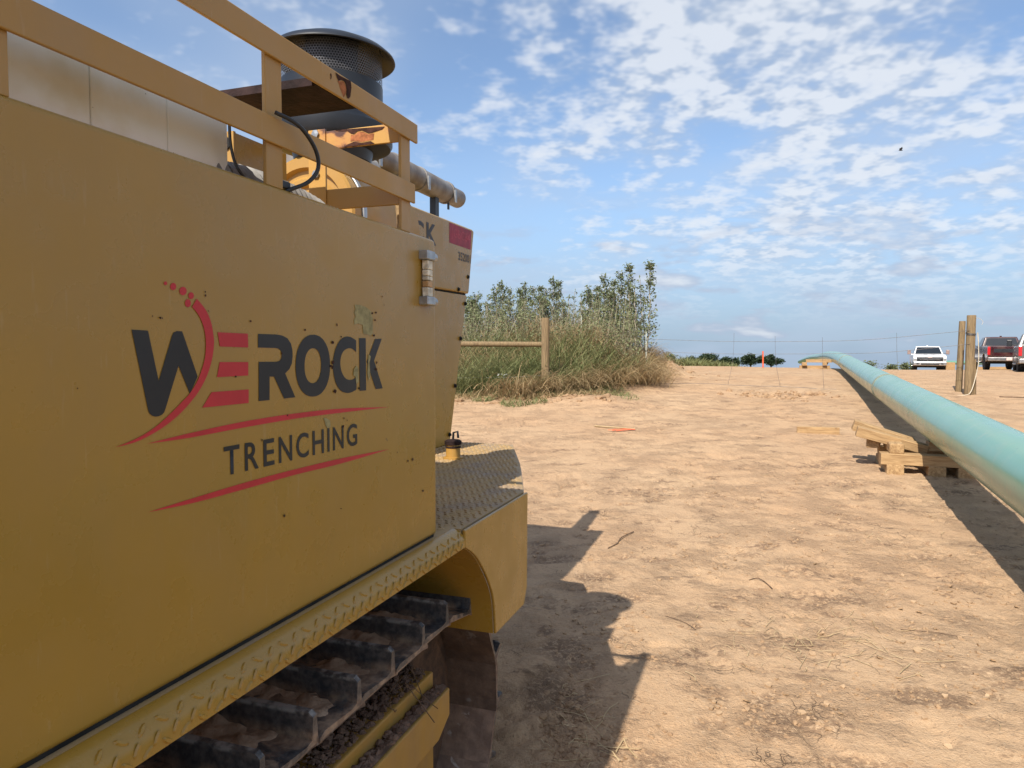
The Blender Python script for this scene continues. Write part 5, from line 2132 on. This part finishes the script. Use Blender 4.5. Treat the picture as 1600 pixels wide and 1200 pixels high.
def sapling_proto(seed, h, nl, spread):
    rg = np.random.default_rng(seed)
    ts, tl = MB(), MB()
    pts = [np.zeros(3)]
    lean = rg.normal(size=2) * 0.03
    for k in range(1, 11):
        s_ = k / 10.0
        pts.append(np.array([lean[0] * h * s_ + 0.02 * rg.normal(), lean[1] * h * s_ + 0.02 * rg.normal(), h * s_]))
    ts.tube(pts, [0.016 * (1 - 0.7 * k / 10) + 0.003 for k in range(11)], 5)
    lp = []
    nb = int(nl / 7)
    for k in range(nb):
        s_ = 0.22 + 0.76 * rg.random() ** 0.9
        i = min(9, int(s_ * 10))
        p = pts[i] + (pts[i + 1] - pts[i]) * (s_ * 10 - i)
        a = rg.random() * 6.28
        bl = spread * (1.15 - s_) * (0.5 + rg.random()) + 0.05
        e = p + np.array([math.cos(a) * bl, math.sin(a) * bl, bl * (0.5 + 0.5 * rg.random())])
        ts.tube([p, (p + e) / 2 + np.array([0, 0, -0.01]), e], [0.004, 0.003, 0.0015], 4, False)
        for j in range(7):
            f = 0.25 + 0.75 * rg.random()
            lp.append(p + (e - p) * f + rg.normal(size=3) * 0.03)
    leaf_cloud(tl, lp, 0.088, rg)
    return ts.mesh('trunk', 'stem', 60, False), tl.mesh('crown', 'leaf', None, False)


PROTO = [sapling_proto(31, 2.6, 760, 0.30), sapling_proto(32, 2.2, 620, 0.28), sapling_proto(33, 2.9, 640, 0.22), sapling_proto(34, 1.9, 640, 0.32), sapling_proto(35, 2.7, 260, 0.16), sapling_proto(36, 2.4, 150, 0.12)]
_ONES = ['', 'first', 'second', 'third', 'fourth', 'fifth', 'sixth', 'seventh', 'eighth', 'ninth', 'tenth', 'eleventh', 'twelfth', 'thirteenth', 'fourteenth', 'fifteenth', 'sixteenth', 'seventeenth', 'eighteenth', 'nineteenth']
_TENS = {2: ('twenty', 'twentieth'), 3: ('thirty', 'thirtieth'), 4: ('forty', 'fortieth'), 5: ('fifty', 'fiftieth'), 6: ('sixty', 'sixtieth')}


def ordinal(n):
    if n < 20:
        return _ONES[n]
    a, b = divmod(n, 10)
    return _TENS[a][1] if b == 0 else _TENS[a][0] + '-' + _ONES[b]


# px of stem, px y of top, depth, prototype
SAP = [(1013, 408, 20.6, 2), (1004, 436, 21.2, 4), (996, 446, 20.3, 5), (988, 440, 21.4, 4), (981, 412, 20.8, 2), (972, 425, 21.5, 0), (962, 436, 20.4, 2), (953, 448, 21.8, 1), (945, 430, 21.0, 0),
       (936, 446, 22.0, 2), (926, 452, 21.2, 4), (916, 448, 22.2, 1), (906, 460, 21.4, 5), (896, 456, 21.9, 4), (886, 462, 20.9, 5), (874, 438, 21.6, 2), (866, 434, 21.0, 0), (856, 452, 22.0, 1), (846, 446, 21.2, 2),
       (832, 448, 21.8, 0), (822, 444, 21.1, 1), (810, 450, 22.0, 2), (797, 450, 21.4, 0), (786, 440, 20.8, 0), (780, 446, 21.9, 3), (770, 462, 21.2, 5), (758, 466, 21.8, 4), (748, 458, 21.3, 3), (738, 470, 21.9, 3), (728, 466, 21.2, 1),
       (716, 468, 21.6, 3), (1009, 452, 21.6, 5), (959, 470, 22.4, 5), (940, 470, 20.6, 4), (882, 472, 22.3, 3), (762, 474, 22.3, 3)]
for k in range(20):
    SAP.append((718 + 290 * (k + 0.5 * random.random()) / 20.0, 452 + 34 * random.random(), 20.2 + 2.4 * random.random(), random.choice((0, 1, 3, 3, 4, 5))))
SAP = [(a, b, c * 1.17, d_) for a, b, c, d_ in SAP]
SAP.sort(key=lambda q: -q[0])
HH = [2.6, 2.2, 2.9, 1.9, 2.7, 2.4]
for i, (px, py, y, k) in enumerate(SAP):
    top = P3(px, py, y)
    z0 = float(ground(top[0], y))
    sc = (top[2] - z0) / HH[k]
    rt = empty('sapling', (top[0], y, z0 - 0.02), random.random() * 6.28)
    rt.scale = (min(sc, 1.3), min(sc, 1.3), sc)
    for me, nm in zip(PROTO[k], ('trunk', 'crown')):
        o = bpy.data.objects.new(nm, me)
        COL.objects.link(o)
        o.parent = rt
    look = 'thin bare stemmed' if k >= 4 else 'leafy green'
    tag(rt, f'{look} sapling on the weedy bank, {ordinal(i + 1)} from the right', 'sapling', 'saplings along the weedy bank')


def far_tree(px, y, wpx, toppx, label, seed):
    rg = np.random.default_rng(seed)
    c = P3(px, toppx, y)
    zb = float(ground(c[0], y))
    Ht = (c[2] - zb) * 1.12
    w = wpx * y / 1110.0
    rt = empty('far_tree', (c[0], y, zb))
    ts, tl = MB(), MB()
    ts.tube([(0, 0, -0.3), (0.05, 0, Ht * 0.3), (0.0, 0.05, Ht * 0.6)], [0.22, 0.17, 0.08], 7)
    for k in range(6):
        a = rg.random() * 6.28
        ts.tube([(0, 0, Ht * 0.35), (math.cos(a) * w * 0.2, math.sin(a) * w * 0.2, Ht * 0.6), (math.cos(a) * w * 0.36, math.sin(a) * w * 0.36, Ht * 0.75)], [0.10, 0.06, 0.03], 5)
    ts.build('trunk', 'bark', rt, 60)
    ctr = [(rg.normal() * w * 0.24, rg.normal() * w * 0.22, Ht * (0.50 + 0.26 * rg.random()), w * (0.13 + 0.10 * rg.random())) for _ in range(16)]
    lp = []
    for (x, y_, z, r) in ctr:
        for _ in range(95):
            d_ = rg.normal(size=3)
            d_ /= np.linalg.norm(d_)
            q = np.array([x, y_, z]) + d_ * r * (0.5 + 0.6 * rg.random()) * np.array([1, 1, 0.85])
            if q[2] < Ht:
                lp.append(q)
    leaf_cloud(tl, lp, 0.42, rg, 2)
    tl.build('crown', 'farleaf', rt, None, fix=False)
    tag(rt, label, 'tree', 'dark trees far beyond the crest')


far_tree(1173, 150, 30, 551, 'round dark tree standing alone left of the orange stake', 51)
far_tree(1205, 152, 27, 553, 'dark tree right of the orange survey stake', 52)
far_tree(1105, 148, 32, 552, 'dark domed tree above the green crest grass', 53)
far_tree(1083, 155, 26, 557, 'low dark tree at the left of the far row', 54)
far_tree(1142, 160, 20, 556, 'small thin far tree between two darker trees', 55)
far_tree(1128, 150, 22, 558, 'low far tree right of the domed tree', 56)


def bush(px, y, wpx, toppx, label, seed, mat='leaf'):
    rg = np.random.default_rng(seed)
    c = P3(px, toppx, y)
    zb = float(ground(c[0], y))
    h = max(0.5, c[2] - zb)
    w = wpx * y / 1110.0
    rt = empty('bush', (c[0], y, zb))
    ts, tl = MB(), MB()
    lp = []
    for k in range(14):
        a = rg.random() * 6.28
        e = np.array([math.cos(a) * w * 0.5 * rg.random(), math.sin(a) * w * 0.3 * rg.random(), h * (0.6 + 0.35 * rg.random())])
        ts.tube([(0, 0, -0.05), tuple(e * 0.5 + np.array([0, 0, 0.05])), tuple(e)], [0.02, 0.012, 0.006], 4)
        for j in range(40):
            lp.append(e * (0.35 + 0.65 * rg.random()) + rg.normal(size=3) * 0.16)
    lp = [q for q in lp if q[2] < h]
    leaf_cloud(tl, lp, 0.16, rg)
    ts.build('stems', 'bark', rt)
    tl.build('foliage', mat, rt, None, fix=False)
    tag(rt, label, 'bush', 'low bushes beyond the crest')


bush(1357, 48, 22, 564, 'low dark bush above the pipe weld', 61)
bush(1395, 50, 18, 570, 'low bush midway between pipe and white pickup', 62)
bush(1416, 52, 18, 566, 'low bush touching the left side of the white pickup', 63)
bush(1044, 37, 9, 552, 'sparse weed on top of the soil heap at the bank end', 64)

# white scrap of litter at the foot of the weeds
x, y = -0.2, 18.3
t = MB()
rgm = np.random.default_rng(8)
vs = []
for j in range(5):
    for i in range(9):
        vs.append((-0.16 + 0.04 * i + 0.01 * rgm.normal(), -0.06 + 0.03 * j + 0.01 * rgm.normal(), 0.05 + 0.022 * rgm.normal()))
t.add(vs, [(j * 9 + i, j * 9 + i + 1, (j + 1) * 9 + i + 1, (j + 1) * 9 + i) for j in range(4) for i in range(8)])
M['litter'] = simple('white_plastic', (0.75, 0.75, 0.77), 0.5, 0, 0.1, 5)
o = t.build('plastic_scrap', 'litter', None, None, fix=False)
o.location = (x, y, gz(x, y) + 0.42)
tag(o, 'crumpled white plastic scrap caught in the grass by the trencher', 'litter')


# ------------------------------------------------------------------ loose clods, straw and twigs on the clay
def clod_at(rg):
    k = rg.random()
    if k < 0.50:
        a, b_, r1, r2, q, w = SCUFF[int(rg.integers(len(SCUFF)))]
        if b_ > 9 and rg.random() < 0.5:
            return None
        d1, d2 = r1 * rg.normal() * 0.7, r2 * rg.normal() * 0.7
        x, y = a + d1 * math.cos(q) - d2 * math.sin(q), b_ + d1 * math.sin(q) + d2 * math.cos(q)
    elif k < 0.62:
        x, y = 0.12 + 0.2 * abs(rg.normal()), 3.0 + 0.45 * rg.normal()
        if x < DV[0] / DV[1] * y - 0.95:
            return None
    elif k < 0.72:
        x, y = 6.9 + 0.8 * rg.normal(), 18.1 + 0.6 * rg.normal()
    elif k < 0.86:
        y = 15.4 + 2.5 * rg.random()
        x = -2 + 5.2 * rg.random()
    else:
        x, y = -1 + 14 * rg.random(), 11 + 14 * rg.random()
    return (x, y, -0.003)


tag(lumps(17000, clod_at, 0.0025, 0.020, 12, 0.55, True).build('loose_clods', 'clod', None, fix=False), 'small loose clods scattered over the dry clay', 'clods', None, 'stuff')


def clod_big(rg):
    k = rg.random()
    if k < 0.4:
        x, y = 6.9 + 0.55 * rg.normal(), 18.1 + 0.5 * rg.normal()
        if sn(x * 2.2, y * 2.2) < 0.45:
            return None
    elif k < 0.6:
        x, y = 5.3 + 0.6 * rg.normal(), 25.5 + 1.4 * rg.normal()
    else:
        y = 16.0 + 2.0 * rg.random()
        x = -1.8 + 4.4 * rg.random()
    return (x, y, 0.0)


tag(lumps(520, clod_big, 0.02, 0.13, 13, 0.6, True).build('turned_clods', 'clod', None, fix=False), 'turned up clods in the dug patch and at the bank foot', 'clods', None, 'stuff')


def mud_flakes(n, seed):
    """thin curled plates of dried mud lying in loose patches"""
    rg = np.random.default_rng(seed)
    P = []
    ctr = [(2.75, 3.55, 0.30, 0.20), (3.2, 3.15, 0.25, 0.15), (2.35, 4.1, 0.30, 0.2), (1.25, 3.3, 0.22, 0.14), (1.95, 3.45, 0.25, 0.15), (3.0, 4.7, 0.4, 0.2), (1.5, 5.6, 0.4, 0.3), (2.5, 5.9, 0.5, 0.3), (0.62, 4.3, 0.2, 0.2), (3.8, 5.2, 0.4, 0.3), (2.2, 7.6, 0.6, 0.5)]
    for i in range(n):
        if rg.random() < 0.8:
            a, b, sx, sy = ctr[rg.integers(len(ctr))]
            P.append((a + sx * rg.normal(), b + sy * rg.normal(), 0))
        else:
            P.append((0.6 + 4.4 * rg.random(), 2.7 + 5.5 * rg.random(), 0))
    A = np.array(P)
    A[:, 2] = ground(A[:, 0], A[:, 1]) + relief(A[:, 0], A[:, 1])
    t = MB()
    for p in A:
        r = 0.004 + 0.016 * rg.random() ** 2.5
        k = 5 + int(rg.integers(3))
        ph = rg.random() * 6.28
        tilt = rg.normal(size=2) * 0.22
        top, bot = [], []
        for j in range(k):
            q = ph + 2 * math.pi * j / k + 0.3 * rg.normal()
            rr = r * (0.7 + 0.6 * rg.random())
            x, y = rr * math.cos(q), rr * math.sin(q)
            z = 0.005 + x * tilt[0] + y * tilt[1] + 0.15 * r * rg.random()
            top.append((p[0] + x, p[1] + y, p[2] + z + 0.003))
            bot.append((p[0] + x * 0.92, p[1] + y * 0.92, p[2] + z - 0.006))
        t.add(top + bot, [tuple(range(k))] + [(j, k + j, k + (j + 1) % k, (j + 1) % k) for j in range(k)])
    return t


tag(mud_flakes(700, 19).build('mud_flakes', 'flake', None, fix=False), 'curled flakes of dried mud on the clay', 'mud flakes', None, 'stuff')


def g_straw(rg):
    k = rg.random()
    if k < 0.35:
        x, y = 1.7 + 0.35 * rg.normal(), 4.05 + 0.25 * rg.normal()
    elif k < 0.5:
        x, y = 0.15 + 0.15 * abs(rg.normal()), 2.95 + 0.3 * rg.normal()
    else:
        x, y = 0.1 + 6 * rg.random(), 2.5 + 8 * rg.random()
    return ((x, y, gz(x, y) + 0.008), 0.05 + 0.16 * rg.random() ** 2, 0.0012 + 0.0012 * rg.random(), rg.random() * 6.28, 0.35)


def flat_straw(n, seed):
    rg = np.random.default_rng(seed)
    t = MB()
    for i in range(n):
        (b, L, w, a, _) = g_straw(rg)
        d_ = np.array([math.cos(a), math.sin(a)])
        q = np.array([-d_[1], d_[0]]) * w
        pts = []
        cur = 0.006 * rg.normal()
        for k in range(4):
            p = np.array(b[:2]) + d_ * L * k / 3 + np.array([-d_[1], d_[0]]) * cur * (k * (3 - k)) / 2
            z = gz(p[0], p[1]) + 0.006 + 0.006 * rg.random()
            pts += [(p[0] - q[0], p[1] - q[1], z), (p[0] + q[0], p[1] + q[1], z + 0.001)]
        t.add(pts, [(0, 2, 3, 1), (2, 4, 5, 3), (4, 6, 7, 5)])
    return t


tag(flat_straw(330, 14).build('scattered_straw', 'straw2', None, fix=False), 'bits of pale straw scattered over the clay', 'straw', None, 'stuff')


def twig(pts, r, label):
    q = [(x, y, gz(x, y) + 0.006 + dz * 0.25) for x, y, dz in pts]
    wire('twig', crom(q, 4), r, label, 'twig', 'twigs on the clay', 'twig', 5)


twig([(0.80, 5.85, 0.0), (0.90, 6.0, 0.02), (0.96, 6.16, 0.03), (1.10, 6.36, 0.01)], 0.0048, 'dark twig just right of the trencher shadow')
twig([(1.71, 5.05, 0.0), (1.77, 5.04, 0.03), (1.81, 4.98, 0.02), (1.83, 4.92, 0.0)], 0.0035, 'small hooked twig on the clay in the middle distance')
twig([(0.96, 4.38, 0.0), (1.05, 4.30, 0.01), (1.10, 4.18, 0.0)], 0.002, 'thin straight twig by the dark damp spots')
twig([(3.05, 3.48, 0.0), (3.12, 3.45, 0.012), (3.22, 3.47, 0.0)], 0.004, 'short dark twig at the right front edge of the clay')
twig([(2.35, 4.22, 0.0), (2.50, 4.12, 0.012), (2.62, 4.05, 0.0)], 0.0018, 'thin pale stalk right of the straw scatter')

# ------------------------------------------------------------------ a bird aloft
q = P3(1407, 235, 38)
BR = empty('bird', q)
tag(BR, 'small dark bird flying against the clouds', 'bird')
t = MB()
t.tube([(-0.10, 0, 0), (-0.05, 0, 0.005), (0.02, 0, 0.008), (0.08, 0, 0.004), (0.12, 0, 0.0)], [0.006, 0.026, 0.034, 0.022, 0.006], 8)
t.build('body', 'black', BR, 60)
for sx in (-1, 1):
    t = MB().add([(0.05, 0, 0.01), (0.08, sx * 0.06, 0.09), (0.03, sx * 0.10, 0.17), (-0.04, sx * 0.06, 0.08), (-0.04, 0, 0.01), (0.05, 0, 0.004), (0.08, sx * 0.06, 0.084), (-0.04, sx * 0.06, 0.074), (-0.04, 0, 0.004)],
                 [(0, 1, 3, 4), (1, 2, 3), (5, 8, 7, 6), (6, 7, 2)])
    t.build('wing', 'black', BR, fix=False)
